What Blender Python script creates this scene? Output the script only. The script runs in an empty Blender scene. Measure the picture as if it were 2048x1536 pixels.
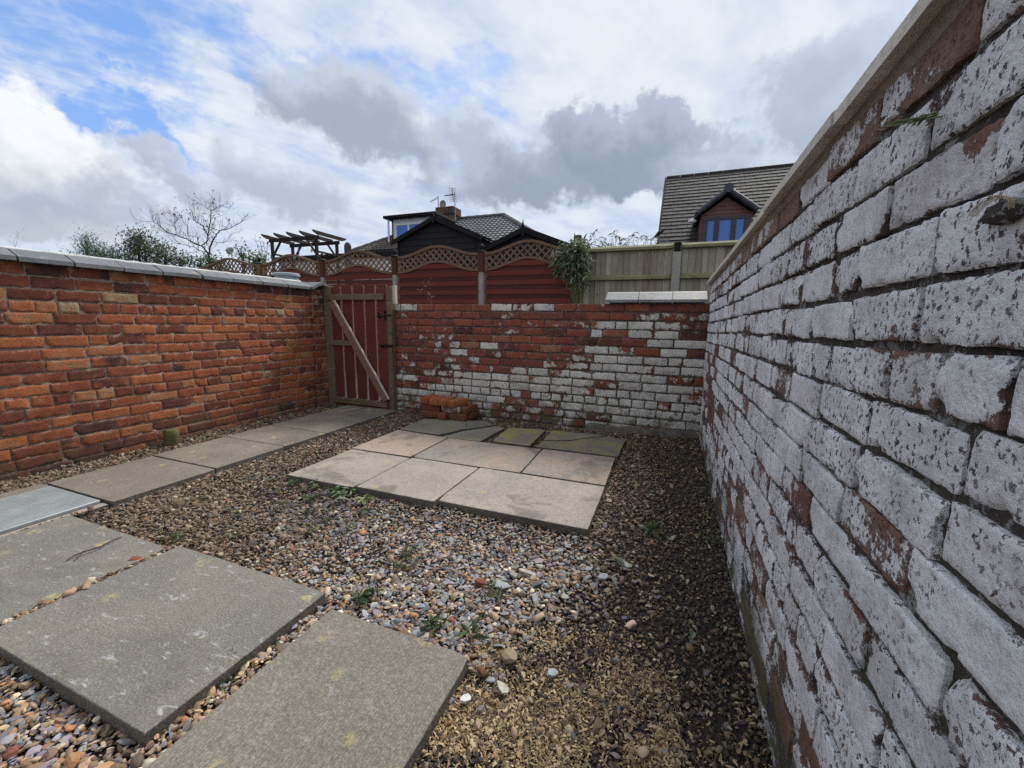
import bpy, math, random
import numpy as np
from mathutils import Vector, Matrix, noise as mnoise

random.seed(7)
rng = np.random.default_rng(7)
scene = bpy.context.scene
col = scene.collection
R = math.radians

# ------------------------------------------------------------------ camera
FPX, PITCH, YAW, ROLL, CAMH = 815.0, R(8.7), R(20.9), R(0.8), 1.08
FW = Vector((-math.sin(YAW) * math.cos(PITCH), math.cos(YAW) * math.cos(PITCH), -math.sin(PITCH)))
RT0 = Vector((math.cos(YAW), math.sin(YAW), 0))
UP0 = RT0.cross(FW)
RT = RT0 * math.cos(ROLL) + UP0 * math.sin(ROLL)
UP = -RT0 * math.sin(ROLL) + UP0 * math.cos(ROLL)
CAM = Vector((0, 0, CAMH))
cd = bpy.data.cameras.new('camera')
cam = bpy.data.objects.new('camera', cd)
col.objects.link(cam)
cd.sensor_width = 36
cd.lens = FPX / 2048 * 36
cd.clip_start = 0.02
cd.clip_end = 2000
cam.matrix_world = Matrix(((RT.x, UP.x, -FW.x, 0), (RT.y, UP.y, -FW.y, 0), (RT.z, UP.z, -FW.z, CAMH), (0, 0, 0, 1)))
scene.camera = cam


def ray(u, v):
    return FW * FPX + RT * (u - 1024) - UP * (v - 768)


def at_z(u, v, z=0.0):
    d = ray(u, v)
    return CAM + d * ((z - CAMH) / d.z)


def at_y(u, v, Y):
    d = ray(u, v)
    return CAM + d * (Y / d.y)


def at_x(u, v, X):
    d = ray(u, v)
    return CAM + d * (X / d.x)


# ------------------------------------------------------------------ node helper
class NT:
    def __init__(self, tree):
        self.t = tree
        self.n = tree.nodes
        self.l = tree.links

    def put(self, sock, v):
        if v is None:
            return
        if isinstance(v, bpy.types.NodeSocket):
            self.l.new(v, sock)
        else:
            if hasattr(sock, 'default_value'):
                try:
                    sock.default_value = v
                except Exception:
                    if len(sock.default_value) == 4 and len(v) == 3:
                        sock.default_value = (*v, 1)
                    else:
                        raise

    def math(self, op, a, b=None, c=None, clamp=False):
        m = self.n.new('ShaderNodeMath')
        m.operation = op
        m.use_clamp = clamp
        for i, v in enumerate((a, b, c)):
            self.put(m.inputs[i], v)
        return m.outputs[0]

    def vmath(self, op, a, b=None, out=0):
        m = self.n.new('ShaderNodeVectorMath')
        m.operation = op
        self.put(m.inputs[0], a)
        if b is not None:
            if op == 'SCALE':
                self.put(m.inputs['Scale'], b)
            else:
                self.put(m.inputs[1], b)
        return m.outputs['Value'] if out == 'v' else m.outputs[0]

    def noise(self, vec, scale, detail=4, rough=0.55, dist=0.0):
        m = self.n.new('ShaderNodeTexNoise')
        self.put(m.inputs['Vector'], vec)
        self.put(m.inputs['Scale'], scale)
        m.inputs['Detail'].default_value = detail
        m.inputs['Roughness'].default_value = rough
        m.inputs['Distortion'].default_value = dist
        return m.outputs['Fac']

    def voronoi(self, vec, scale, feature='F1', out='Distance', rand=1.0):
        m = self.n.new('ShaderNodeTexVoronoi')
        m.feature = feature
        self.put(m.inputs['Vector'], vec)
        m.inputs['Scale'].default_value = scale
        m.inputs['Randomness'].default_value = rand
        return m.outputs[out]

    def range(self, v, a, b, c=0.0, d=1.0, smooth=True):
        m = self.n.new('ShaderNodeMapRange')
        m.interpolation_type = 'SMOOTHSTEP' if smooth else 'LINEAR'
        m.clamp = True
        for i, x in enumerate((v, a, b, c, d)):
            self.put(m.inputs[i], x)
        return m.outputs[0]

    def mix(self, f, a, b, mode='MIX'):
        m = self.n.new('ShaderNodeMix')
        m.data_type = 'RGBA'
        m.blend_type = mode
        m.clamp_factor = True
        self.put(m.inputs[0], f)
        for s, v in ((m.inputs[6], a), (m.inputs[7], b)):
            if isinstance(v, (tuple, list)) and len(v) == 3:
                v = (*v, 1)
            self.put(s, v)
        return m.outputs[2]

    def ramp(self, f, stops, interp='LINEAR'):
        m = self.n.new('ShaderNodeValToRGB')
        e = m.color_ramp.elements
        m.color_ramp.interpolation = interp
        while len(e) < len(stops):
            e.new(0.5)
        for i, (p, c) in enumerate(stops):
            e[i].position = p
            e[i].color = (*c, 1) if len(c) == 3 else c
        self.put(m.inputs[0], f)
        return m.outputs[0]

    def sep(self, v):
        m = self.n.new('ShaderNodeSeparateXYZ')
        self.put(m.inputs[0], v)
        return m.outputs

    def comb(self, x, y, z):
        m = self.n.new('ShaderNodeCombineXYZ')
        for i, v in enumerate((x, y, z)):
            self.put(m.inputs[i], v)
        return m.outputs[0]

    def bump(self, h, strength=0.5, dist=0.01, normal=None):
        m = self.n.new('ShaderNodeBump')
        m.inputs['Strength'].default_value = strength
        m.inputs['Distance'].default_value = dist
        self.put(m.inputs['Height'], h)
        if normal is not None:
            self.put(m.inputs['Normal'], normal)
        return m.outputs[0]


def world_setup():
    w = bpy.data.worlds.new('World')
    scene.world = w
    w.use_nodes = True
    nt = NT(w.node_tree)
    nt.n.clear()
    out = nt.n.new('ShaderNodeOutputWorld')
    bg = nt.n.new('ShaderNodeBackground')
    bg.inputs['Strength'].default_value = 0.1
    nt.l.new(bg.outputs[0], out.inputs[0])
    sky = nt.n.new('ShaderNodeTexSky')
    sky.sky_type = 'NISHITA'
    sky.sun_disc = False
    sky.sun_elevation = SUN_EL
    sky.sun_rotation = SUN_AZ
    sky.air_density = 1.0
    sky.dust_density = 0.6
    tc = nt.n.new('ShaderNodeTexCoord')
    d = tc.outputs['Generated']
    s = nt.sep(d)
    # high thin cloud on a flat layer overhead, drawn out into streaks
    zz = nt.math('ADD', nt.math('MAXIMUM', s[2], 0.0), 0.18)
    px = nt.math('DIVIDE', s[0], zz)
    py = nt.math('DIVIDE', s[1], zz)
    a = R(62)
    sx = nt.math('ADD', nt.math('MULTIPLY', px, math.cos(a)), nt.math('MULTIPLY', py, math.sin(a)))
    sy = nt.math('ADD', nt.math('MULTIPLY', px, -math.sin(a)), nt.math('MULTIPLY', py, math.cos(a)))
    pl = nt.comb(nt.math('MULTIPLY', sx, 0.6), nt.math('MULTIPLY', sy, 1.7), 0.0)
    streak = nt.noise(pl, 2.4, 5, 0.58, 0.4)
    puff = nt.noise(nt.comb(px, py, 3.0), 6.5, 4, 0.6, 0.0)
    cov = nt.math('MULTIPLY_ADD', puff, 0.42, nt.math('MULTIPLY', streak, 0.58))
    # directions bent by turbulence give the clouds their lobed edges
    nz = nt.n.new('ShaderNodeTexNoise')
    nt.put(nz.inputs['Vector'], d)
    nz.inputs['Scale'].default_value = 6.0
    nz.inputs['Detail'].default_value = 6
    nz.inputs['Roughness'].default_value = 0.62
    wc = nz.outputs['Color']
    wm = nt.n.new('ShaderNodeVectorMath')
    wm.operation = 'MULTIPLY_ADD'
    nt.put(wm.inputs[0], wc)
    wm.inputs[1].default_value = (0.30, 0.30, 0.30)
    nt.put(wm.inputs[2], nt.vmath('ADD', d, (-0.15, -0.15, -0.15)))
    dn = wm.outputs[0]
    wob = nz.outputs['Fac']

    def blob(u, v, ru, rv, rot, soft, op):
        c = ray(u, v).normalized()
        co, si = math.cos(R(rot)), math.sin(R(rot))
        e1 = ray(u + ru * co, v + ru * si).normalized() - c
        e2 = ray(u + rv * si, v - rv * co).normalized() - c
        X = (e1 - c * e1.dot(c)).normalized()
        Yv = c.cross(X) * -1
        if Yv.dot(e2) < 0:
            Yv = -Yv
        Z = X.cross(Yv)
        mp = nt.n.new('ShaderNodeMapping')
        mp.vector_type = 'TEXTURE'
        nt.put(mp.inputs['Vector'], dn)
        mp.inputs['Location'].default_value = c
        mp.inputs['Rotation'].default_value = Matrix((X, Yv, Z)).transposed().to_euler('XYZ')
        mp.inputs['Scale'].default_value = (e1.length, e2.length, 0.9)
        v_ = mp.outputs[0]
        q = nt.vmath('LENGTH', v_, None, 'v')
        m = nt.range(q, 1 + soft, 1 - soft, 0.0, op)
        return m, v_, q

    # openings of blue, mostly in the upper left
    gap = None
    for (u, v, ru, rv, rot, w_) in SKY_GAPS:
        m, _, _ = blob(u, v, ru, rv, rot, 0.6, w_)
        gap = m if gap is None else nt.math('MAXIMUM', gap, m)
    thr = nt.math('MULTIPLY_ADD', gap, 0.25, 0.16)
    hi = nt.range(cov, thr, nt.math('ADD', thr, 0.27))
    blue = nt.mix(0.72, sky.outputs[0], (0.57, 1.22, 2.81, 1))
    shade = nt.range(nt.math('MULTIPLY_ADD', streak, 0.6, nt.math('MULTIPLY', puff, 0.4)), 0.36, 0.62)
    white = nt.mix(shade, (1.90, 2.25, 2.95, 1), (2.81, 3.02, 3.30, 1))
    c = nt.mix(hi, blue, white)
    # the brighter veil round the hidden sun
    glow, _, _ = blob(1330, 60, 520, 240, 0, 0.9, 0.38)
    c = nt.mix(glow, c, (3.15, 3.25, 3.25, 1))
    # pale band low over the roofs
    low = nt.range(s[2], 0.34, 0.02, 0.0, 0.65)
    c = nt.mix(low, c, (2.35, 2.65, 3.20, 1))
    # cumulus: grey bodies, light upper rims
    for (u, v, ru, rv, rot, dark, light, soft, op) in SKY_CUMULUS:
        m, v_, q = blob(u, v, ru, rv, rot, soft, op)
        f = nt.range(nt.math('MULTIPLY_ADD', q, 0.45, nt.sep(v_)[1]), -0.25, 1.25)
        c = nt.mix(m, c, nt.mix(f, (*dark, 1), (*light, 1)))
    # broken cloud carries on behind the camera, made whiter to light the walls
    back = nt.range(s[1], 0.2, -0.2)
    cum = nt.range(nt.noise(d, 2.4, 4, 0.6), 0.46, 0.60, 0.0, 0.75)
    c = nt.mix(nt.math('MULTIPLY', back, cum), c, (3.13, 3.27, 3.41, 1))
    ground = nt.range(s[2], 0.0, -0.04)
    c = nt.mix(ground, c, (0.60, 0.57, 0.49, 1))
    nt.l.new(c, bg.inputs['Color'])


SKY_GAPS = [(140, 120, 400, 100, 20, 1.0), (255, 262, 130, 50, 30, 1.35), (560, 110, 330, 75, 22, 0.85),
            (900, 175, 130, 85, 0, 0.8), (-300, 60, 400, 260, 0, 0.9)]
SKY_CUMULUS = [(0, 340, 275, 150, 28, (1.83, 2.03, 2.29), (3.40, 3.48, 3.56), 0.13, 0.96),
               (70, 412, 300, 45, 6, (1.56, 1.75, 2.12), (1.94, 2.17, 2.56), 0.5, 0.8),
               (375, 358, 110, 50, 14, (1.62, 1.81, 2.19), (2.29, 2.50, 2.90), 0.25, 0.85),
               (570, 370, 105, 68, 25, (1.62, 1.83, 2.22), (2.34, 2.56, 2.95), 0.25, 0.85),
               (725, 235, 190, 66, 33, (1.31, 1.50, 1.83), (2.12, 2.34, 2.67), 0.3, 0.92),
               (955, 300, 130, 45, 25, (1.62, 1.83, 2.29), (2.22, 2.50, 2.95), 0.35, 0.85),
               (1090, 340, 190, 62, -4, (1.11, 1.31, 1.70), (1.62, 1.83, 2.29), 0.3, 0.92),
               (1275, 300, 215, 88, 12, (1.08, 1.28, 1.67), (1.62, 1.83, 2.29), 0.14, 0.95),
               (1670, 215, 205, 125, 0, (1.50, 1.73, 2.17), (2.01, 2.26, 2.72), 0.2, 0.9),
               (1500, 350, 200, 48, 0, (1.67, 1.89, 2.34), (2.17, 2.44, 2.90), 0.45, 0.8),
               (2300, 250, 480, 210, 0, (1.62, 1.83, 2.29), (2.29, 2.56, 3.00), 0.4, 0.9),
               (-500, 380, 420, 170, 0, (1.78, 2.01, 2.34), (2.90, 3.07, 3.34), 0.35, 0.9)]
SUN_EL, SUN_AZ = R(47), R(19)
world_setup()
sd = bpy.data.lights.new('sun', 'SUN')
sd.energy = 1.5
sd.angle = R(18)
sd.color = (1.0, 0.95, 0.87)
sun = bpy.data.objects.new('sun', sd)
col.objects.link(sun)
sv = Vector((math.sin(SUN_AZ) * math.cos(SUN_EL), math.cos(SUN_AZ) * math.cos(SUN_EL), math.sin(SUN_EL)))
sun.rotation_euler = sv.to_track_quat('Z', 'Y').to_euler()
vs = scene.view_settings
vs.view_transform = 'Standard'
vs.look = 'None'
vs.exposure = 1.50
vs.gamma = 1.0
vs.use_curve_mapping = False
scene.render.engine = 'CYCLES'
cy_ = scene.cycles
cy_.max_bounces = 5
cy_.diffuse_bounces = 2
cy_.glossy_bounces = 2
cy_.transmission_bounces = 2
cy_.transparent_max_bounces = 4
cy_.caustics_reflective = False
cy_.caustics_refractive = False
cy_.use_denoising = False
cy_.denoiser = 'OPENIMAGEDENOISE'
cy_.denoising_input_passes = 'RGB_ALBEDO_NORMAL'


# ------------------------------------------------------------------ object helpers
def tag(o, label=None, cat=None, group=None, kind=None):
    if label:
        o['label'] = label
    if cat:
        o['category'] = cat
    if group:
        o['group'] = group
    if kind:
        o['kind'] = kind
    return o


def link(name, me, mat=None, parent=None):
    o = bpy.data.objects.new(name, me)
    col.objects.link(o)
    if mat is not None and me is not None and not me.materials:
        me.materials.append(mat)
    if parent is not None:
        o.parent = parent
    return o


def empty(name, loc=(0, 0, 0)):
    o = bpy.data.objects.new(name, None)
    o.empty_display_size = 0.1
    col.objects.link(o)
    o.location = loc
    return o


def put(o, parent, loc=None, rot=None):
    """world-space placement under a parent that only has a translation"""
    o.parent = parent
    p = Vector((0, 0, 0))
    q = parent
    while q is not None:
        p += Vector(q.location)
        q = q.parent
    if loc is not None:
        o.location = Vector(loc) - p
    else:
        o.location = -p
    if rot is not None:
        o.rotation_euler = rot
    return o


class MB:
    def __init__(self):
        self.v, self.f = [], []

    def add(self, vs_, fs_):
        b = len(self.v)
        self.v += [tuple(x) for x in vs_]
        self.f += [tuple(i + b for i in f) for f in fs_]
        return self

    def box(self, lo, hi):
        x0, y0, z0 = lo
        x1, y1, z1 = hi
        return self.add([(x0, y0, z0), (x1, y0, z0), (x1, y1, z0), (x0, y1, z0), (x0, y0, z1), (x1, y0, z1), (x1, y1, z1), (x0, y1, z1)],
                        [(0, 3, 2, 1), (4, 5, 6, 7), (0, 1, 5, 4), (1, 2, 6, 5), (2, 3, 7, 6), (3, 0, 4, 7)])

    def bbox(self, lo, hi, b=0.004):
        """box with chamfered edges"""
        x0, y0, z0 = lo
        x1, y1, z1 = hi
        b = min(b, (x1 - x0) * .45, (y1 - y0) * .45, (z1 - z0) * .45)
        vs_, idx = [], {}
        for i, (sx, X) in enumerate(((1, x0), (-1, x1))):
            for j, (sy, Y) in enumerate(((1, y0), (-1, y1))):
                for k, (sz, Z) in enumerate(((1, z0), (-1, z1))):
                    for ax in range(3):
                        p = [X + sx * b, Y + sy * b, Z + sz * b]
                        p[ax] = (X, Y, Z)[ax]
                        idx[(i, j, k, ax)] = len(vs_)
                        vs_.append(tuple(p))
        I = idx
        fs_ = []
        for k in (0, 1):
            q = [I[(0, 0, k, 2)], I[(1, 0, k, 2)], I[(1, 1, k, 2)], I[(0, 1, k, 2)]]
            fs_.append(tuple(q if k else q[::-1]))
            q = [I[(0, k, 0, 1)], I[(1, k, 0, 1)], I[(1, k, 1, 1)], I[(0, k, 1, 1)]]
            fs_.append(tuple(q[::-1] if k else q))
            q = [I[(k, 0, 0, 0)], I[(k, 1, 0, 0)], I[(k, 1, 1, 0)], I[(k, 0, 1, 0)]]
            fs_.append(tuple(q if k else q[::-1]))
        for i in (0, 1):
            for j in (0, 1):
                fs_.append((I[(i, j, 0, 0)], I[(i, j, 1, 0)], I[(i, j, 1, 1)], I[(i, j, 0, 1)]))
                fs_.append((I[(i, 0, j, 0)], I[(i, 1, j, 0)], I[(i, 1, j, 2)], I[(i, 0, j, 2)]))
                fs_.append((I[(0, i, j, 1)], I[(1, i, j, 1)], I[(1, i, j, 2)], I[(0, i, j, 2)]))
                for k in (0, 1):
                    fs_.append((I[(i, j, k, 0)], I[(i, j, k, 1)], I[(i, j, k, 2)]))
        return self.add(vs_, fs_)

    def bar(self, p, q, w, h, up=(0, 0, 1)):
        """box beam from p to q, w across, h along up"""
        p, q, up = Vector(p), Vector(q), Vector(up)
        d = (q - p).normalized()
        s = d.cross(up)
        s.normalize()
        u = s.cross(d)
        vs_ = []
        for c in (p, q):
            for a, b in ((-1, -1), (1, -1), (1, 1), (-1, 1)):
                vs_.append(c + s * (a * w / 2) + u * (b * h / 2))
        return self.add(vs_, [(3, 2, 1, 0), (4, 5, 6, 7), (0, 1, 5, 4), (1, 2, 6, 5), (2, 3, 7, 6), (3, 0, 4, 7)])

    def prism(self, poly, off):
        """extrude polygon (list of 3d points) by vector off"""
        n = len(poly)
        a = [Vector(p) for p in poly]
        b = [p + Vector(off) for p in a]
        return self.add(a + b, [tuple(range(n))[::-1], tuple(range(n, 2 * n))] + [(i, (i + 1) % n, n + (i + 1) % n, n + i) for i in range(n)])

    def tube(self, pts, rad, n=6, cap=True):
        pts = [Vector(p) for p in pts]
        if not isinstance(rad, (list, tuple)):
            rad = [rad] * len(pts)
        vs_, fs_ = [], []
        prev = None
        for i, p in enumerate(pts):
            d = (pts[min(i + 1, len(pts) - 1)] - pts[max(i - 1, 0)])
            if d.length < 1e-9:
                d = Vector((0, 0, 1))
            d.normalize()
            if prev is None:
                s = d.orthogonal().normalized()
            else:
                s = (prev - d * prev.dot(d))
                s = s.normalized() if s.length > 1e-6 else d.orthogonal().normalized()
            prev = s
            t = d.cross(s)
            for k in range(n):
                a = 2 * math.pi * k / n
                vs_.append(p + (s * math.cos(a) + t * math.sin(a)) * rad[i])
        for i in range(len(pts) - 1):
            for k in range(n):
                fs_.append((i * n + k, i * n + (k + 1) % n, (i + 1) * n + (k + 1) % n, (i + 1) * n + k))
        if cap:
            fs_.append(tuple(range(n))[::-1])
            fs_.append(tuple(range((len(pts) - 1) * n, len(pts) * n)))
        return self.add(vs_, fs_)

    def mesh(self, name, smooth=False):
        me = bpy.data.meshes.new(name)
        me.from_pydata([tuple(x) for x in self.v], [], self.f)
        if smooth:
            me.polygons.foreach_set('use_smooth', [True] * len(me.polygons))
        me.update()
        return me

    def build(self, name, mat, parent=None, smooth=False, world=True):
        o = link(name, self.mesh(name, smooth), mat)
        if parent is not None:
            if world:
                put(o, parent)
            else:
                o.parent = parent
        return o


def np_mesh(name, V, F, mat=None, cols=None, smooth=None):
    """fast triangle mesh from arrays"""
    me = bpy.data.meshes.new(name)
    V = np.asarray(V, np.float32)
    F = np.asarray(F, np.int32)
    me.vertices.add(len(V))
    me.vertices.foreach_set('co', V.ravel())
    k = F.shape[1]
    me.loops.add(F.size)
    me.loops.foreach_set('vertex_index', F.ravel())
    me.polygons.add(len(F))
    me.polygons.foreach_set('loop_start', np.arange(0, F.size, k, dtype=np.int32))
    me.polygons.foreach_set('loop_total', np.full(len(F), k, np.int32))
    if smooth is not None:
        me.polygons.foreach_set('use_smooth', np.asarray(smooth, bool))
    me.update(calc_edges=True)
    if cols is not None:
        a = me.color_attributes.new('tint', 'FLOAT_COLOR', 'POINT')
        c = np.ones((len(V), 4), np.float32)
        c[:, :3] = cols
        a.data.foreach_set('color', c.ravel())
    if mat:
        me.materials.append(mat)
    return me


# ------------------------------------------------------------------ materials
def newmat(name):
    m = bpy.data.materials.new(name)
    m.use_nodes = True
    nt = NT(m.node_tree)
    b = nt.n['Principled BSDF']
    return m, nt, b


def objvec(nt, scale_rand=37.0):
    """object coordinates, shifted by a random amount for every object"""
    tc = nt.n.new('ShaderNodeTexCoord')
    oi = nt.n.new('ShaderNodeObjectInfo')
    r = nt.math('MULTIPLY', oi.outputs['Random'], scale_rand)
    v = nt.vmath('ADD', tc.outputs['Object'], nt.comb(r, nt.math('MULTIPLY', r, 1.7), nt.math('MULTIPLY', r, 0.6)))
    return v, oi


def worldvec(nt):
    g = nt.n.new('ShaderNodeNewGeometry')
    return g.outputs['Position']


def brick_material(name, palette, paint_col=(0.68, 0.69, 0.70), fine=1.0, moss=True, wear=0.55, pits=0.0, speck=0.4, across=0.0):
    m, nt, b = newmat(name)
    v, oi = objvec(nt)
    w = worldvec(nt)
    s = nt.n.new('ShaderNodeSeparateColor')
    nt.l.new(oi.outputs['Color'], s.inputs[0])
    paint, hue, soot = s.outputs
    ea = nt.n.new('ShaderNodeAttribute')
    ea.attribute_name = 'edge'
    edge = ea.outputs['Fac']
    n0 = nt.noise(v, 6, 3, 0.55)
    n1 = nt.noise(nt.vmath('ADD', v, (3, 1, 2)), 16, 4, 0.62)
    n2 = nt.noise(v, 70 * fine, 5, 0.68)
    n3 = nt.noise(nt.vmath('ADD', v, (1, 5, 2)), 190 * fine, 4, 0.75)
    base = nt.ramp(nt.math('MULTIPLY_ADD', nt.math('SUBTRACT', n1, 0.5), 0.55, hue), palette)
    base = nt.mix(nt.range(n2, 0.40, 0.72, 0, 0.6), base, nt.mix(0.6, base, (0.07, 0.03, 0.024)))
    base = nt.mix(nt.range(n3, 0.53, 0.66, 0, speck), base, nt.mix(0.45, base, (0.45, 0.30, 0.21)))
    base = nt.mix(nt.range(n3, 0.48, 0.34, 0, 0.6), base, nt.mix(0.7, base, (0.030, 0.018, 0.016)))
    # soot and firing marks
    so = nt.range(nt.math('MULTIPLY_ADD', nt.math('SUBTRACT', n0, 0.5), 1.5, nt.math('MULTIPLY', soot, 0.8)), 0.36, 0.72, 0, 0.88)
    base = nt.mix(so, base, (0.036, 0.026, 0.025))
    # lime bloom and smeared mortar, heavier along the arrises
    bl = nt.range(nt.math('MULTIPLY_ADD', edge, 0.16, n1), 0.62, 0.76, 0, 0.5)
    base = nt.mix(bl, base, (0.33, 0.25, 0.195))
    # limewash / masonry paint that has flaked, first from the edges
    pn = nt.math('MULTIPLY_ADD', n0, 0.34, nt.math('MULTIPLY_ADD', n1, 0.26, nt.math('MULTIPLY_ADD', n2, 0.26, nt.math('MULTIPLY', n3, 0.14))))
    if across:      # flaking that runs on over neighbouring bricks
        pw = nt.noise(nt.vmath('ADD', w, (2, 6, 1)), 4.5, 5, 0.62)
        pn = nt.math('MULTIPLY_ADD', nt.math('SUBTRACT', pw, 0.5), across, pn)
    pn = nt.math('MULTIPLY_ADD', edge, -0.060, pn)
    th = nt.range(paint, 0.0, 1.0, 0.66, 0.375, False)
    pm = nt.range(pn, th, nt.math('ADD', th, 0.022))
    pm = nt.math('MULTIPLY', pm, nt.range(paint, 0.02, 0.06))
    grime = nt.noise(nt.vmath('ADD', w, (4, 4, 4)), 6, 4, 0.68)
    pc = nt.mix(nt.range(grime, 0.40, 0.72, 0, wear), paint_col, nt.mix(0.5, paint_col, (0.20, 0.185, 0.165)))
    pc = nt.mix(nt.range(n2, 0.46, 0.70, 0, 0.55), pc, nt.mix(0.6, pc, (0.24, 0.215, 0.20)))
    pc = nt.mix(nt.range(n3, 0.55, 0.68, 0, 0.45), pc, (0.20, 0.165, 0.155))
    pc = nt.mix(nt.math('MULTIPLY', nt.range(oi.outputs['Random'], 0.55, 1.0), 0.45), pc, nt.mix(1.0, pc, (0.80, 0.74, 0.74, 1), 'MULTIPLY'))
    colr = nt.mix(pm, base, pc)
    h = nt.math('MULTIPLY_ADD', pm, 0.5, nt.math('MULTIPLY_ADD', n2, 1.3, nt.math('MULTIPLY', n3, 0.8)))
    # small pits where the wash has blown off
    if pits > 0:
        vv = nt.vmath('ADD', v, nt.vmath('SCALE', nt.comb(n2, n1, n3), 0.03))
        vd = nt.voronoi(vv, 95)
        pitm = nt.math('MULTIPLY', nt.range(vd, 0.34, 0.20), nt.range(nt.math('MULTIPLY_ADD', n1, 0.6, nt.math('MULTIPLY_ADD', oi.outputs['Alpha'], 0.28, n0)), 0.80, 1.05, 0, pits))
        colr = nt.mix(pitm, colr, nt.mix(0.55, base, (0.055, 0.035, 0.04)))
        h = nt.math('MULTIPLY_ADD', pitm, -1.2, h)
    if moss:
        sz = nt.sep(w)[2]
        mo = nt.math('MULTIPLY', nt.range(sz, 0.32, -0.02), nt.range(grime, 0.44, 0.60, 0, 0.8 * float(moss)))
        colr = nt.mix(mo, colr, (0.105, 0.115, 0.035))
        foot_dark = nt.math('MULTIPLY', nt.range(sz, 0.24, -0.03), nt.range(n1, 0.36, 0.60, 0, 0.65))  # patchily darker towards the foot of the wall
        colr = nt.mix(foot_dark, colr, (0.05, 0.042, 0.035))
    nt.l.new(colr, b.inputs['Base Color'])
    b.inputs['Roughness'].default_value = 0.92
    b.inputs['Specular IOR Level'].default_value = 0.25
    nt.l.new(nt.bump(h, 1.0, 0.0044), b.inputs['Normal'])
    return m


RED = [(0.0, (0.050, 0.028, 0.025)), (0.16, (0.105, 0.036, 0.025)), (0.35, (0.195, 0.058, 0.030)), (0.55, (0.30, 0.085, 0.036)),
       (0.78, (0.41, 0.135, 0.050)), (0.92, (0.33, 0.175, 0.085)), (1.0, (0.35, 0.29, 0.17))]
BACKRED = [(0.0, (0.07, 0.035, 0.03)), (0.25, (0.155, 0.055, 0.040)), (0.5, (0.235, 0.070, 0.043)), (0.8, (0.32, 0.095, 0.048)), (1.0, (0.33, 0.19, 0.11))]
RIGHTRED = [(0.0, (0.065, 0.042, 0.040)), (0.3, (0.125, 0.080, 0.072)), (0.6, (0.20, 0.095, 0.075)), (0.85, (0.27, 0.185, 0.155)), (1.0, (0.34, 0.265, 0.21))]
M_left = brick_material('red_brick', RED, moss=0.35)
M_back = brick_material('flaking_limewash_brick', BACKRED, paint_col=(0.66, 0.64, 0.58), wear=0.9, pits=0.8, across=0.55, moss=1.2)
M_right = brick_material('whitewashed_brick', RIGHTRED, paint_col=(0.80, 0.80, 0.815), wear=0.9, pits=1.0, across=0.25)


def mortar_material(name, c1, c2, c3, moss=0.6, wash=0.0):
    m, nt, b = newmat(name)
    w = worldvec(nt)
    n1 = nt.noise(w, 8, 5, 0.6)
    n2 = nt.noise(w, 70, 6, 0.7)
    n3 = nt.noise(w, 260, 3, 0.7)
    c = nt.mix(nt.range(n1, 0.35, 0.65), c1, c2)
    c = nt.mix(nt.range(n2, 0.5, 0.75, 0, 0.8), c, c3)
    c = nt.mix(nt.range(n3, 0.6, 0.75, 0, 0.4), c, (0.5, 0.46, 0.4))
    sz = nt.sep(w)[2]
    if wash:
        wn = nt.math('MULTIPLY_ADD', n2, 0.5, nt.math('MULTIPLY', nt.noise(nt.vmath('ADD', w, (9, 2, 3)), 13, 4, 0.6), 0.5))
        c = nt.mix(nt.range(wn, 0.535, 0.575, 0, wash), c, (0.50, 0.50, 0.51))
    mo = nt.math('MULTIPLY', nt.range(nt.noise(nt.vmath('ADD', w, (2, 2, 6)), 4, 5, 0.65), 0.52, 0.68), moss)
    c = nt.mix(nt.math('MULTIPLY', mo, nt.range(sz, 1.6, 0.0, 0.35, 1.0)), c, (0.075, 0.085, 0.03))
    nt.l.new(c, b.inputs['Base Color'])
    b.inputs['Roughness'].default_value = 0.95
    nt.l.new(nt.bump(nt.math('ADD', n2, n3), 1.0, 0.014), b.inputs['Normal'])
    return m


M_mort_left = mortar_material('sandy_mortar', (0.50, 0.375, 0.285), (0.37, 0.26, 0.195), (0.20, 0.135, 0.10), 0.15)
M_mort_back = mortar_material('grey_brown_mortar', (0.19, 0.155, 0.13), (0.13, 0.105, 0.09), (0.07, 0.058, 0.05), 0.5, wash=0.35)
M_mort_right = mortar_material('dark_mortar', (0.105, 0.080, 0.066), (0.065, 0.050, 0.045), (0.15, 0.115, 0.085), 0.6, wash=0.8)


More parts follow.
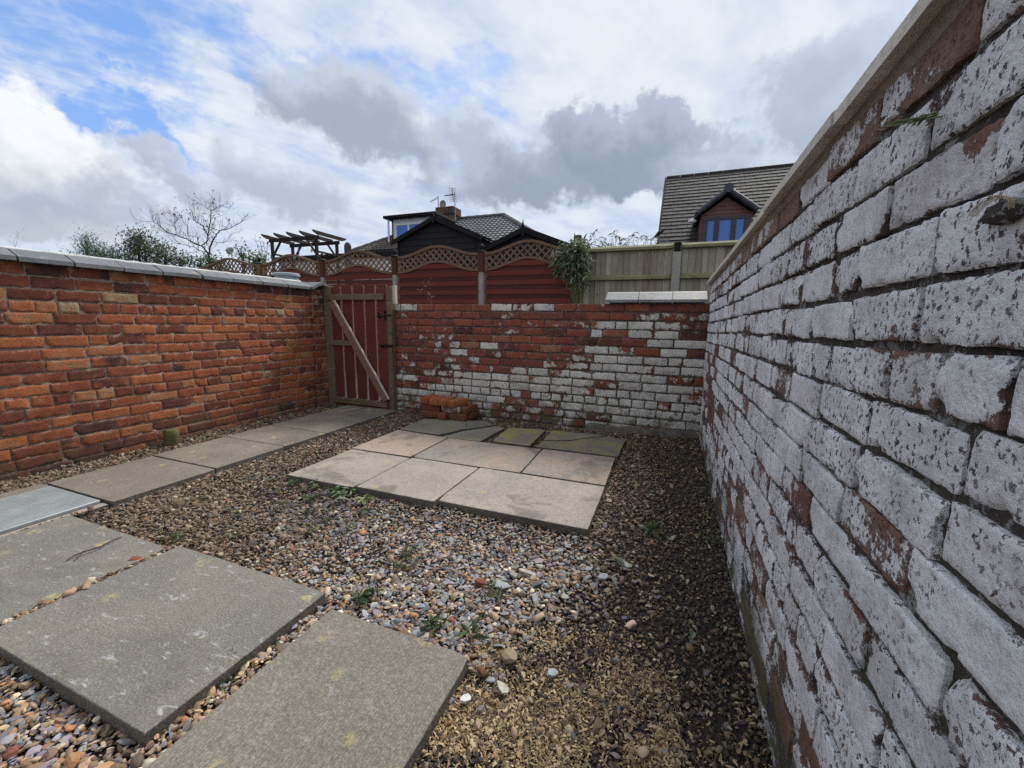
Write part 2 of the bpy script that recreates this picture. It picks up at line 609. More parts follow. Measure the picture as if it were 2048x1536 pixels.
def concrete_material(name, c1, c2, c3, scale=1.0, lichen=0.3, moss=0.0, bump=0.5, rough=0.85, ribs=0.0, stain=0.4):
    m, nt, b = newmat(name)
    v, oi = objvec(nt)
    w = worldvec(nt)
    n1 = nt.noise(v, 3.0 * scale, 6, 0.62)
    n2 = nt.noise(v, 35 * scale, 6, 0.7)
    n3 = nt.noise(v, 150 * scale, 5, 0.75)
    c = nt.mix(nt.range(n1, 0.36, 0.62), c1, c2)
    c = nt.mix(nt.range(oi.outputs['Random'], 0, 1, 0, 0.5, False), c, c3)
    c = nt.mix(nt.range(n2, 0.42, 0.68, 0, 0.7), c, nt.mix(0.5, c, (0.09, 0.08, 0.065)))
    c = nt.mix(nt.range(n3, 0.50, 0.64, 0, 0.60), c, nt.mix(0.5, c, (0.52, 0.49, 0.44)))
    c = nt.mix(nt.range(n3, 0.49, 0.36, 0, 0.70), c, nt.mix(0.6, c, (0.05, 0.045, 0.038)))
    st = nt.range(nt.noise(nt.vmath('ADD', v, (4, 9, 1)), 2.2 * scale, 7, 0.65, 0.6), 0.53, 0.64, 0, stain)
    c = nt.mix(st, c, nt.mix(0.55, c, (0.05, 0.045, 0.035)))
    # pale scuffs and round lichen
    if lichen > 0:
        sc = nt.math('MULTIPLY', nt.range(nt.noise(nt.vmath('MULTIPLY', v, (1, 2.6, 1)), 14, 7, 0.7, 0.5), 0.575, 0.69, 0, lichen * 0.75), 1.0)
        c = nt.mix(sc, c, (0.42, 0.43, 0.44))
        vd = nt.voronoi(nt.vmath('ADD', v, nt.vmath('SCALE', nt.comb(n2, n3, n1), 0.05)), 5.2)
        li = nt.math('MULTIPLY', nt.range(vd, 0.19, 0.09), nt.range(nt.noise(v, 40, 4, 0.7), 0.40, 0.58))
        c = nt.mix(nt.math('MULTIPLY', li, 0.75 * min(1, lichen * 2.2)), c, (0.40, 0.35, 0.14))
    if moss > 0:
        mo = nt.range(nt.noise(nt.vmath('ADD', v, (8, 1, 3)), 3.2, 6, 0.65, 0.4), 0.44, 0.60, 0, moss)
        c = nt.mix(mo, c, (0.27, 0.245, 0.055))
    nt.l.new(c, b.inputs['Base Color'])
    b.inputs['Roughness'].default_value = rough
    h = nt.math('ADD', nt.math('MULTIPLY', n2, 1.0), nt.math('MULTIPLY', n3, 0.45))
    if ribs > 0:
        g = nt.sep(v)
        wv = nt.math('SINE', nt.math('ADD', nt.math('MULTIPLY', g[0], 620.0), nt.math('MULTIPLY', n2, 4.0)))
        h = nt.math('ADD', h, nt.math('MULTIPLY', wv, ribs))
    nt.l.new(nt.bump(h, bump, 0.005), b.inputs['Normal'])
    return m


M_slab_side = concrete_material('dark_side_concrete', (0.085, 0.070, 0.055), (0.055, 0.046, 0.038), (0.10, 0.085, 0.065), lichen=0.0, bump=0.7)  # darker brown for the slab sides and undersides
M_slab_grey = concrete_material('grey_concrete_slab', (0.174, 0.164, 0.137), (0.127, 0.127, 0.121), (0.178, 0.160, 0.124), lichen=0.9, bump=0.7)
M_slab_rib = concrete_material('ribbed_concrete_slab', (0.192, 0.169, 0.132), (0.152, 0.135, 0.109), (0.200, 0.176, 0.133), lichen=0.45, bump=0.7, ribs=0.22)
M_slab_path = concrete_material('brown_concrete_slab', (0.188, 0.160, 0.124), (0.122, 0.104, 0.085), (0.208, 0.176, 0.136), lichen=0.4, bump=0.6)
M_slab_buff = concrete_material('buff_stone_slab', (0.327, 0.281, 0.235), (0.239, 0.216, 0.189), (0.331, 0.276, 0.225), lichen=0.35, bump=0.7, stain=0.85)
M_slab_pink = concrete_material('pinkish_stone_slab', (0.354, 0.271, 0.213), (0.267, 0.225, 0.189), (0.350, 0.258, 0.198), lichen=0.3, bump=0.7, stain=0.85)
M_slab_mix = concrete_material('mottled_stone_slab', (0.336, 0.241, 0.184), (0.216, 0.191, 0.166), (0.276, 0.241, 0.198), lichen=0.3, bump=0.7, stain=0.9)
M_slab_slate = concrete_material('slate_grey_slab', (0.211, 0.194, 0.158), (0.149, 0.137, 0.115), (0.207, 0.184, 0.144), lichen=0.15, bump=0.5, moss=0.2)
M_slab_moss = concrete_material('mossy_slab', (0.27, 0.225, 0.165), (0.19, 0.16, 0.12), (0.24, 0.20, 0.145), lichen=0.0, moss=1.0, bump=0.6)
M_slab_dark = concrete_material('dark_brown_slab', (0.175, 0.145, 0.110), (0.125, 0.105, 0.082), (0.17, 0.142, 0.106), lichen=0.05, moss=0.45, bump=0.6)
M_coping = concrete_material('blue_grey_ridge_tile', (0.135, 0.145, 0.165), (0.085, 0.095, 0.11), (0.15, 0.155, 0.165), scale=1.6, lichen=0.3, bump=0.45, rough=0.5, stain=0.7)
M_coping_back = concrete_material('pale_grey_ridge_tile', (0.215, 0.22, 0.23), (0.15, 0.158, 0.17), (0.23, 0.23, 0.235), scale=1.6, lichen=0.4, bump=0.45, rough=0.6, stain=0.7)
M_coping_right = concrete_material('cream_coping', (0.72, 0.66, 0.585), (0.60, 0.54, 0.47), (0.67, 0.61, 0.54), scale=1.5, lichen=0.1, bump=0.3, stain=0.3)
M_post_conc = concrete_material('concrete_post', (0.33, 0.33, 0.30), (0.25, 0.26, 0.235), (0.36, 0.33, 0.27), scale=2, lichen=0.1, bump=0.5)
M_white_cement = concrete_material('pale_cement', (0.66, 0.66, 0.65), (0.52, 0.52, 0.52), (0.6, 0.6, 0.6), scale=2, lichen=0.0, bump=0.4)
M_render = concrete_material('tan_render', (0.34, 0.27, 0.215), (0.26, 0.205, 0.165), (0.30, 0.24, 0.19), scale=2, lichen=0.05, bump=0.5)


def wood_material(name, c1, c2, c3, axis=2, green=0.0, grain=1.0, rough=0.8, wear=(0.4, 0.35, 0.28), wearamt=0.2, bump=0.4, knots=0.0, rnd=0.55):
    """axis: object axis the grain runs along"""
    m, nt, b = newmat(name)
    v, oi = objvec(nt)
    sc = [28.0, 28.0, 28.0]
    sc[axis] = 1.6
    g = nt.noise(nt.vmath('MULTIPLY', v, tuple(sc)), 3.0 * grain, 6, 0.65, 0.4)
    n1 = nt.noise(v, 4, 4, 0.6)
    c = nt.mix(nt.range(g, 0.32, 0.68), c1, c2)
    c = nt.mix(nt.range(oi.outputs['Random'], 0, 1, 0, rnd, False), c, c3)
    c = nt.mix(nt.range(nt.noise(nt.vmath('MULTIPLY', v, tuple(sc)), 1.3, 5, 0.7), 0.56, 0.70, 0, wearamt), c, wear)
    c = nt.mix(nt.range(g, 0.34, 0.24, 0, 0.7), c, nt.mix(0.3, (0.02, 0.016, 0.012), c))
    if knots:
        kv = nt.voronoi(nt.vmath('MULTIPLY', v, (1, 1, 0.55)), 5.0)
        c = nt.mix(nt.range(kv, 0.085, 0.05, 0, knots), c, (0.05, 0.035, 0.025))
    if green:
        c = nt.mix(nt.range(nt.noise(worldvec(nt), 7, 5, 0.65), 0.45, 0.66, 0, green), c, (0.115, 0.125, 0.040))
    c = nt.mix(nt.range(n1, 0.4, 0.75, 0, 0.3), c, nt.mix(0.5, c, (0.03, 0.025, 0.02)))
    nt.l.new(c, b.inputs['Base Color'])
    b.inputs['Roughness'].default_value = rough
    b.inputs['Specular IOR Level'].default_value = 0.25
    nt.l.new(nt.bump(g, bump, 0.003), b.inputs['Normal'])
    return m


M_gate = wood_material('red_stained_wood', (0.128, 0.028, 0.020), (0.085, 0.021, 0.016), (0.145, 0.038, 0.026), 2, wear=(0.18, 0.09, 0.06), wearamt=0.4)
M_gate_worn = wood_material('weathered_wood', (0.175, 0.118, 0.080), (0.105, 0.066, 0.046), (0.20, 0.15, 0.105), 0, wear=(0.36, 0.31, 0.25), wearamt=0.6, green=0.2)
M_gate_edge = wood_material('bleached_red_wood', (0.24, 0.125, 0.098), (0.155, 0.068, 0.055), (0.29, 0.18, 0.14), 2, wear=(0.42, 0.36, 0.30), wearamt=0.6)
M_gate_pale = wood_material('pale_bare_wood', (0.52, 0.47, 0.39), (0.40, 0.35, 0.28), (0.50, 0.45, 0.37), 2, wear=(0.5, 0.46, 0.38), wearamt=0.4)
M_fence_red = wood_material('red_fence_stain', (0.165, 0.033, 0.022), (0.12, 0.026, 0.018), (0.185, 0.042, 0.028), 0, wear=(0.22, 0.10, 0.07), wearamt=0.35)
M_fence_dark = wood_material('dark_red_fence_wood', (0.090, 0.024, 0.018), (0.068, 0.020, 0.016), (0.10, 0.03, 0.022), 0, wear=(0.14, 0.07, 0.05), wearamt=0.2)
M_lattice = wood_material('lattice_wood', (0.185, 0.105, 0.070), (0.125, 0.070, 0.048), (0.21, 0.13, 0.085), 0, wear=(0.30, 0.23, 0.16), wearamt=0.4, green=0.3)
M_grey_fence = wood_material('silvered_board', (0.27, 0.225, 0.17), (0.135, 0.108, 0.08), (0.42, 0.385, 0.32), 2, wear=(0.20, 0.115, 0.07), wearamt=0.45, green=0.22, knots=0.7, rnd=0.9)
M_green_rail = wood_material('algae_green_rail', (0.235, 0.225, 0.115), (0.165, 0.165, 0.075), (0.26, 0.24, 0.15), 0, green=0.6)
M_black_wood = wood_material('black_stained_board', (0.014, 0.014, 0.018), (0.009, 0.009, 0.012), (0.019, 0.018, 0.023), 0, wear=(0.034, 0.032, 0.04), wearamt=0.4, rough=0.8)
M_black_trim = wood_material('black_trim', (0.008, 0.008, 0.010), (0.005, 0.005, 0.007), (0.010, 0.010, 0.012), 0, wearamt=0.1, wear=(0.03, 0.03, 0.03), rough=0.8)
M_pergola = wood_material('dark_brown_pergola_wood', (0.026, 0.018, 0.018), (0.016, 0.012, 0.013), (0.034, 0.024, 0.023), 0, wear=(0.07, 0.055, 0.05), wearamt=0.3)
M_stump = wood_material('mossy_wood_post', (0.085, 0.068, 0.035), (0.055, 0.045, 0.025), (0.10, 0.08, 0.04), 2, green=0.7)
M_bark = wood_material('dark_bark', (0.055, 0.040, 0.036), (0.035, 0.026, 0.024), (0.065, 0.048, 0.042), 2, wearamt=0.2, wear=(0.10, 0.08, 0.07))


def plain(name, c, rough=0.6, metal=0.0, var=0.15, scale=20, bump=0.0, spec=None):
    m, nt, b = newmat(name)
    v, oi = objvec(nt)
    n = nt.noise(v, scale, 5, 0.65)
    cc = nt.mix(nt.range(n, 0.3, 0.7, 0, 1), tuple(x * (1 - var) for x in c), tuple(min(1, x * (1 + var)) for x in c))
    nt.l.new(cc, b.inputs['Base Color'])
    b.inputs['Roughness'].default_value = rough
    b.inputs['Metallic'].default_value = metal
    if bump:
        nt.l.new(nt.bump(n, bump, 0.004), b.inputs['Normal'])
    return m


M_white_pvc = plain('white_upvc', (0.62, 0.63, 0.65), 0.4, var=0.08, scale=5)
M_black_metal = plain('black_iron', (0.02, 0.017, 0.016), 0.5, 0.6, 0.3, 60)
M_grey_metal = plain('grey_metal', (0.30, 0.31, 0.32), 0.45, 0.5, 0.15)
M_dish = plain('satellite_dish_grey', (0.26, 0.265, 0.265), 0.5, var=0.15)
M_blue_plastic = plain('pale_blue_grey_plastic', (0.30, 0.36, 0.40), 0.5, var=0.12)
M_brown_upvc = plain('mahogany_cladding', (0.115, 0.036, 0.030), 0.5, var=0.2, scale=8)
M_dark_frame = plain('dark_window_frame', (0.022, 0.018, 0.026), 0.4, var=0.1)
M_lead = plain('dark_lead_roll', (0.035, 0.040, 0.050), 0.55, var=0.2)
M_white_wall = plain('white_render', (0.60, 0.60, 0.60), 0.8, var=0.06, scale=4)
M_gold = plain('gold_ornament', (0.42, 0.33, 0.14), 0.4, 0.4, 0.15)
M_blue_orn = plain('blue_ornament', (0.05, 0.09, 0.25), 0.4, 0.0, 0.15)
M_green_orn = plain('green_glass_ornament', (0.08, 0.35, 0.22), 0.2, 0.0, 0.15)
M_blind = plain('white_blind', (0.72, 0.77, 0.84), 0.8, var=0.05)
M_straw = plain('dry_straw', (0.42, 0.33, 0.19), 0.8, var=0.25, scale=40)
M_twig = plain('brown_twig', (0.075, 0.05, 0.035), 0.85, var=0.3, scale=60)


def glass_material(name, c, rough=0.05):
    m, nt, b = newmat(name)
    b.inputs['Base Color'].default_value = (0.06, 0.25, 0.72, 1)  # blue of the reflected sky painted into the base colour
    b.inputs['Roughness'].default_value = rough
    b.inputs['Specular IOR Level'].default_value = 0.9
    w = worldvec(nt)
    nt.l.new(nt.bump(nt.noise(w, 2.5, 2, 0.5), 0.05, 0.02), b.inputs['Normal'])
    t = nt.n.new('ShaderNodeBsdfTransparent')
    t.inputs[0].default_value = (*c, 1)
    ms = nt.n.new('ShaderNodeMixShader')
    ms.inputs[0].default_value = 0.45
    nt.l.new(b.outputs[0], ms.inputs[1])
    nt.l.new(t.outputs[0], ms.inputs[2])
    nt.l.new(ms.outputs[0], nt.n['Material Output'].inputs[0])
    return m


M_pane = glass_material('sky_painted_glass', (0.42, 0.68, 1.0))
M_curtain = plain('blue_grey_curtain', (0.34, 0.47, 0.66), 0.9, var=0.15, scale=6)


def tint_material(name, rough=0.75, var=0.35, scale=90, trans=0.0, bump=0.3):
    m, nt, b = newmat(name)
    a = nt.n.new('ShaderNodeVertexColor')
    a.layer_name = 'tint'
    w = worldvec(nt)
    n = nt.noise(w, scale, 4, 0.65)
    n2 = nt.noise(w, scale * 4, 3, 0.7)
    c = nt.mix(nt.range(n, 0.35, 0.7, 0, var), a.outputs[0], nt.mix(0.55, a.outputs[0], (0.05, 0.04, 0.035)))
    c = nt.mix(nt.range(n2, 0.6, 0.75, 0, var), c, nt.mix(0.5, c, (0.6, 0.57, 0.52)))
    nt.l.new(c, b.inputs['Base Color'])
    b.inputs['Roughness'].default_value = rough
    if bump:
        nt.l.new(nt.bump(n2, bump, 0.002), b.inputs['Normal'])
    if trans:
        t = nt.n.new('ShaderNodeBsdfTranslucent')
        nt.l.new(c, t.inputs[0])
        ms = nt.n.new('ShaderNodeMixShader')
        ms.inputs[0].default_value = trans
        nt.l.new(b.outputs[0], ms.inputs[1])
        nt.l.new(t.outputs[0], ms.inputs[2])
        nt.l.new(ms.outputs[0], nt.n['Material Output'].inputs[0])
    return m


M_stone = tint_material('gravel_stone', 0.7)
M_leaf = tint_material('leaf', 0.55, 0.2, 30, trans=0.3, bump=0.0)
M_husk = tint_material('dry_husk', 0.8, 0.25, 120, bump=0.1)


def soil_material():
    m, nt, b = newmat('dark_soil')
    w = worldvec(nt)
    n1 = nt.noise(w, 5, 6, 0.65)
    n2 = nt.noise(w, 45, 7, 0.7)
    n3 = nt.noise(w, 220, 4, 0.75)
    c = nt.mix(nt.range(n1, 0.35, 0.65), (0.032, 0.023, 0.017), (0.056, 0.040, 0.029))
    c = nt.mix(nt.range(n2, 0.5, 0.75, 0, 0.7), c, (0.085, 0.066, 0.05))
    c = nt.mix(nt.range(n3, 0.62, 0.75, 0, 0.55), c, (0.19, 0.15, 0.11))
    nt.l.new(c, b.inputs['Base Color'])
    b.inputs['Roughness'].default_value = 0.95
    nt.l.new(nt.bump(nt.math('ADD', n2, nt.math('MULTIPLY', n3, 0.6)), 1.0, 0.02), b.inputs['Normal'])
    return m


M_soil = soil_material()


# ------------------------------------------------------------------ ground
def gz(x, y):
    """ground height: gentle unevenness, a little higher in the right-hand back corner"""
    z = -0.044
    z += 0.010 * mnoise.noise(Vector((x * 1.3, y * 1.3, 0.3))) + 0.006 * mnoise.noise(Vector((x * 4, y * 4, 2.0)))
    t = max(0.0, min(1.0, (x + 1.2) / 1.5)) * max(0.0, min(1.0, (y - 2.2) / 1.9))
    z += 0.040 * t
    if y < 1.2 and (-2.17 < x < -2.11 or -3.04 < x < -3.0):
        z += 0.030
    if 0.1 < y < 1.2 and -1.215 < x < -1.115:
        z += 0.012
    if -5 < x < 1 and y < 4.2:
        z += 0.020 * max(0.0, 1 - abs(x - 0.32) / 0.25)
    return z


def build_ground():
    xs = np.concatenate([[-300, -150, -80, -40, -20, -12, -8, -6, -5], np.arange(-4.6, 1.0, 0.035), [1.3, 2, 4, 8, 16, 40, 80, 150, 300]])
    ys = np.concatenate([[-300, -100, -30, -10, -4, -2, -1, -0.5], np.arange(-0.2, 5.0, 0.035), [5.4, 6, 7, 8, 10, 14, 20, 30, 60, 120, 200, 400]])
    V = np.zeros((len(ys), len(xs), 3))
    for j, y in enumerate(ys):
        for i, x in enumerate(xs):
            z = gz(x, y)
            if -4.6 < x < 1 and -0.2 < y < 4.4:
                z += 0.006 * mnoise.noise(Vector((x * 22, y * 22, 5)))
            V[j, i] = (x, y, z - 0.010)
    nx, ny = len(xs), len(ys)
    idx = np.arange(nx * ny).reshape(ny, nx)
    F = np.stack([idx[:-1, :-1], idx[:-1, 1:], idx[1:, 1:], idx[1:, :-1]], -1).reshape(-1, 4)
    me = np_mesh('ground', V.reshape(-1, 3), F, M_soil, smooth=np.ones(len(F), bool))
    o = link('ground', me)
    tag(o, 'dark bare soil of the yard and the ground beyond', kind='structure')


build_ground()


# ------------------------------------------------------------------ bricks and walls
def brick_mesh(name, L, H, D, seed, nx=7, nz=4, amp=0.0025, edge=0.004, ragged=0.002, chip=0.0):
    """one brick: local x along, z up, face towards -y, irregular arrises"""
    rs = random.Random(seed)
    off = Vector((rs.uniform(0, 90), rs.uniform(0, 90), rs.uniform(0, 90)))
    us = [0, edge / L] + [edge / L + (1 - 2 * edge / L) * k / (nx - 2) for k in range(1, nx - 2)] + [1 - edge / L, 1]
    ws = [0, edge / H] + [edge / H + (1 - 2 * edge / H) * k / (nz - 2) for k in range(1, nz - 2)] + [1 - edge / H, 1]
    cx = [(rs.random() < chip) * rs.uniform(0.3, 1.0) for _ in range(4)]
    tilt = rs.uniform(-1, 1) * 0.002
    bite = [(rs.random(), rs.choice((0, 1)), rs.uniform(0.2, 0.7)) for _ in range(2)] if rs.random() < chip * 2 else []
    vs_, ed = [], []
    for jz, w in enumerate(ws):
        for ix, u in enumerate(us):
            x, z = (u - 0.5) * L, (w - 0.5) * H
            p = Vector((x, 0, z))
            n = mnoise.noise(p * 22 + off)
            n2 = mnoise.noise(p * 85 + off * 1.3)
            n3 = mnoise.noise(p * 190 + off * 1.7)
            y = -n * amp * 0.8 - n2 * amp * 0.7 - n3 * amp * 0.35 + tilt * (u - 0.5) * 2
            bx, bz = ix in (0, len(us) - 1), jz in (0, len(ws) - 1)
            if bx:
                x += (mnoise.noise(Vector((z * 30, 3, 1)) + off) + 0.8 * mnoise.noise(Vector((z * 110, 5, 1)) + off)) * ragged
            if bz:
                z += (mnoise.noise(Vector((x * 14, 9, 2)) + off) + 0.8 * mnoise.noise(Vector((x * 75, 7, 2)) + off)) * ragged
            if bx or bz:
                y += edge * (0.7 + 0.8 * n2)
            if bx and bz:
                x *= 1 - 0.5 * edge / L
                z *= 1 - 0.7 * edge / H
            # broken corners and bitten arrises
            for q, (su, sw) in enumerate(((0, 0), (1, 0), (0, 1), (1, 1))):
                if cx[q]:
                    dd = math.hypot((u - su) * L, (w - sw) * H)
                    rr = 0.032 * cx[q]
                    if dd < rr:
                        y += (rr - dd) * 0.6
            for (bu, bw, bs) in bite:
                dd = math.hypot((u - bu) * L, (w - bw) * H * 1.6)
                rr = 0.030 * bs
                if dd < rr:
                    y += (rr - dd) * 0.7
            vs_.append((x, y, z))
            ed.append(max(0.0, 1 - min(u, 1 - u) * L / 0.011, 1 - min(w, 1 - w) * H / 0.011))
    W, Hn = len(us), len(ws)
    fs_, sm = [], []
    for j in range(Hn - 1):
        for i in range(W - 1):
            fs_.append((j * W + i, j * W + i + 1, (j + 1) * W + i + 1, (j + 1) * W + i))
            sm.append(0 < i < W - 2 and 0 < j < Hn - 2)
    loop = [i for i in range(W)] + [j * W + W - 1 for j in range(1, Hn)] + [(Hn - 1) * W + i for i in range(W - 2, -1, -1)] + [j * W for j in range(Hn - 2, 0, -1)]
    b = len(vs_)
    for i in loop:
        vs_.append((vs_[i][0], D, vs_[i][2]))
        ed.append(1.0)
    n = len(loop)
    for k in range(n):
        fs_.append((loop[(k + 1) % n], loop[k], b + k, b + (k + 1) % n))
        sm.append(False)
    fs_.append(tuple(range(b, b + n)))
    sm.append(False)
    me = bpy.data.meshes.new(name)
    me.from_pydata(vs_, [], fs_)
    me.polygons.foreach_set('use_smooth', sm)
    me.update()
    at = me.attributes.new('edge', 'FLOAT', 'POINT')
    at.data.foreach_set('value', ed)
    return me


BRICKSETS = {}


def brickset(key, mat, n, L, H, D, **kw):
    BRICKSETS[key] = [brick_mesh('brick', L, H, D, hash((key, i)) % 9999 if False else i * 17 + len(key) * 31 + int(L * 1000), **kw) for i in range(n)]
    for m in BRICKSETS[key]:
        m.materials.append(mat)
    return BRICKSETS[key]


def lay(parent, key, L0, H0, pos, rotz, L, H, color, name='brick', roll=0.0, pit=None):
    """place one brick of the set, scaled to its own length and height"""
    o = bpy.data.objects.new(name, random.choice(BRICKSETS[key]))
    col.objects.link(o)
    put(o, parent, pos, (0, roll, rotz))
    fl = random.choice((1, 1, -1))
    o.scale = (L / L0, 1, H / H0)
    if fl < 0:
        # turn the brick end for end in its own face (a half turn about the face normal)
        o.rotation_euler = (0, roll + math.pi, rotz)
    o.color = (*color, random.choice((0.0, 0.0, 0.2, 0.5, 0.8, 1.0)) if pit is None else pit)
    return o


def course_lengths(total, kind, start):
    """brick lengths (joint included) along a course"""
    out, x = [], 0.0
    first = True
    while x < total - 0.03:
        if kind == 'H':
            l = 0.118 + random.uniform(-0.008, 0.010)
        else:
            l = 0.238 + random.uniform(-0.012, 0.012)
            if random.random() < 0.07:
                l = 0.12 + random.uniform(-0.01, 0.015)
        if first:
            l *= start
            first = False
        if total - x - l < 0.05:
            l = total - x
        out.append((x, l))
        x += l
    return out


def mortar_panel(name, mat, parent, p0, du, dv, nu, nv, nrm, amp, off, thick):
    """uneven mortar face standing behind the brick faces; p0 corner, du/dv edge vectors"""
    p0, du, dv, nrm = Vector(p0), Vector(du), Vector(dv), Vector(nrm)
    V, F = [], []
    for j in range(nv + 1):
        for i in range(nu + 1):
            p = p0 + du * (i / nu) + dv * (j / nv)
            n = mnoise.noise(p * 17 + Vector((off, 0, 0))) * 0.6 + mnoise.noise(p * 45 + Vector((0, off, 0))) * 0.5
            n += mnoise.noise(p * 110 + Vector((0, 3, off))) * 0.35
            V.append(p + nrm * (n * amp))
    for j in range(nv):
        for i in range(nu):
            a = j * (nu + 1) + i
            F.append((a, a + 1, a + nu + 2, a + nu + 1))
    b = len(V)
    cs = [p0, p0 + du, p0 + du + dv, p0 + dv]
    ring = [0, nu, (nv + 1) * (nu + 1) - 1, nv * (nu + 1)]
    for c_ in cs:
        V.append(c_ - nrm * thick)
    for k in range(4):
        F.append((ring[k], b + k, b + (k + 1) % 4, ring[(k + 1) % 4]))
    F.append((b + 3, b + 2, b + 1, b))
    m = MB()
    m.add(V, F)
    o = m.build(name, mat, parent, smooth=True)
    return o


# ---- left wall
LWX, LY0, LY1, LZ0, LP, LN = -4.17, 0.56, 3.90, -0.085, 0.0845, 18
left_wall = empty('brick_wall', (LWX, 2.1, LZ0))
tag(left_wall, 'red brick garden wall with sandy mortar along the slab path, left of the gate', 'wall')
brickset('LS', M_left, 20, 0.228, 0.072, 0.09, nx=12, nz=6, amp=0.0032, edge=0.0028, ragged=0.0028, chip=0.22)
brickset('LH', M_left, 12, 0.108, 0.072, 0.09, nx=7, nz=6, amp=0.0032, edge=0.0028, ragged=0.0028, chip=0.25)
for c in range(LN):
    k_top = LN - 1 - c
    kind = 'H' if k_top in (3, 11) else 'S'
    z = LZ0 + (c + 0.5) * LP
    for x, l in course_lengths(LY1 - LY0, kind, (0.5 if c % 2 else 1.0) * random.uniform(0.9, 1.1)):
        yc = LY0 + x + l / 2
        hue = min(0.86, max(0.22, random.gauss(0.52, 0.21)))
        if random.random() < (0.10 if kind == 'H' else 0.012):
            hue = random.uniform(0.90, 1.0)
        soot = max(0, random.gauss(0.12, 0.14))
        if k_top == 0:
            soot += 0.45
            hue -= 0.1
        if k_top == 1:
            soot += 0.15
        if random.random() < 0.07:
            soot += 0.35
        if c < 3:
            hue -= 0.08
            soot += 0.12
        jn = random.uniform(0.006, 0.013)
        lay(left_wall, 'LH' if l < 0.16 else 'LS', 0.108 if l < 0.16 else 0.228, 0.072,
            (LWX + random.uniform(-0.003, 0.003), yc, z + random.uniform(-0.0025, 0.0025) + 0.004 * math.sin(yc * 1.7 + c)), R(90),
            l - jn, LP - random.uniform(0.009, 0.014), (0.02 if random.random() > 0.05 else 0.25, hue, soot), roll=random.gauss(0, 0.006))
mortar_panel('mortar', M_mort_left, left_wall, (LWX - 0.0070, LY0, LZ0), (0, LY1 - LY0, 0), (0, 0, LN * LP), 240, 104, (1, 0, 0), 0.0055, 3.0, 0.20)

# ---- gate pier closing the left wall
PX0, PY0, PY1 = -4.14, 3.90, 4.16
pier = empty('brick_pier', (PX0, 4.0, LZ0))
tag(pier, 'sooty red brick pier under a ridge tile, ending the left wall at the gate', 'pier')
brickset('PH', M_left, 8, 0.118, 0.072, 0.09, nx=7, nz=6, amp=0.003, edge=0.0028, ragged=0.0025, chip=0.25)
for c in range(LN):
    z = LZ0 + (c + 0.5) * LP
    cuts = [(0.0, 0.13), (0.13, 0.13)] if c % 2 else [(0.0, 0.085), (0.085, 0.175)]
    for x, l in cuts:
        hue, soot = random.uniform(0.25, 0.65), 0.15 + (0.5 if c > LN - 4 else 0.0) + random.uniform(0, 0.25)
        lay(pier, 'PH', 0.118, 0.072, (PX0 + random.uniform(-0.003, 0.003), PY0 + x + l / 2, z), R(90), l - 0.010, LP - 0.011, (0.02, hue, soot))
    for x, l in ([(0.0, 0.115), (0.115, 0.125)] if c % 2 else [(0.0, 0.24)]):
        pass
mortar_panel('mortar', M_mort_left, pier, (PX0 - 0.008, PY0 + 0.003, LZ0), (0, PY1 - PY0 - 0.006, 0), (0, 0, LN * LP), 20, 100, (1, 0, 0), 0.004, 5.0, 0.22)
for c in range(LN):   # narrow return face towards the camera
    z = LZ0 + (c + 0.5) * LP
    o = lay(pier, 'PH', 0.118, 0.072, (PX0 - 0.020, PY0 - 0.004, z), 0, 0.036, LP - 0.012, (0.02, random.uniform(0.2, 0.6), random.uniform(0.1, 0.5)))

# ---- back wall
BY, BX0, BX1, BZ0, BN = 4.17, -3.17, 0.335, -0.085, 16
BP = (1.272 - BZ0) / BN
back_wall = empty('brick_wall', (-1.4, BY, BZ0))
tag(back_wall, 'low brick wall with flaking white limewash between the gate and the right wall', 'wall')
brickset('BS', M_back, 20, 0.228, 0.074, 0.10, nx=12, nz=6, amp=0.0032, edge=0.0032, ragged=0.0028, chip=0.28)
brickset('BH', M_back, 12, 0.108, 0.074, 0.10, nx=7, nz=6, amp=0.0032, edge=0.0032, ragged=0.0028, chip=0.28)


def back_paint(x, t):
    """t = course from the top; where the photograph shows limewash left on the face"""
    r = random.random()
    if t == 0:
        if -1.75 < x < -1.05:
            return random.choice((0.95, 0.7, 0.65))
        if x < -2.85:
            return 0.98
        return 0.45 if -0.72 < x < -0.5 else 0.03
    right = x > -0.75
    if right:
        if t == 1:
            return 0.65 if x > -0.25 else 0.12
        if t == 2:
            return 0.95 if x < 0.0 else 0.45
        if t in (3, 4, 5, 6):
            return 0.97 if r < 0.68 else 0.12
        if t < 13:
            return 0.97 if r < 0.90 else 0.5
        return 0.88 if r < 0.7 else 0.55
    if t < 7:
        if r < 0.05:
            return 0.97
        return random.choice((0.05, 0.15, 0.25, 0.35, 0.5))
    if t == 7:
        return random.choice((0.35, 0.5, 0.62, 0.15, 0.7))
    if x < -2.65 and t < 12:
        return random.choice((0.2, 0.45, 0.65, 0.75, 0.3))
    if t == 8:
        return random.choice((0.75, 0.85, 0.92, 0.6))
    if t < 13:
        return 0.97 if r < 0.90 else random.choice((0.3, 0.7))
    return random.choice((0.9, 0.85, 0.7, 0.6))


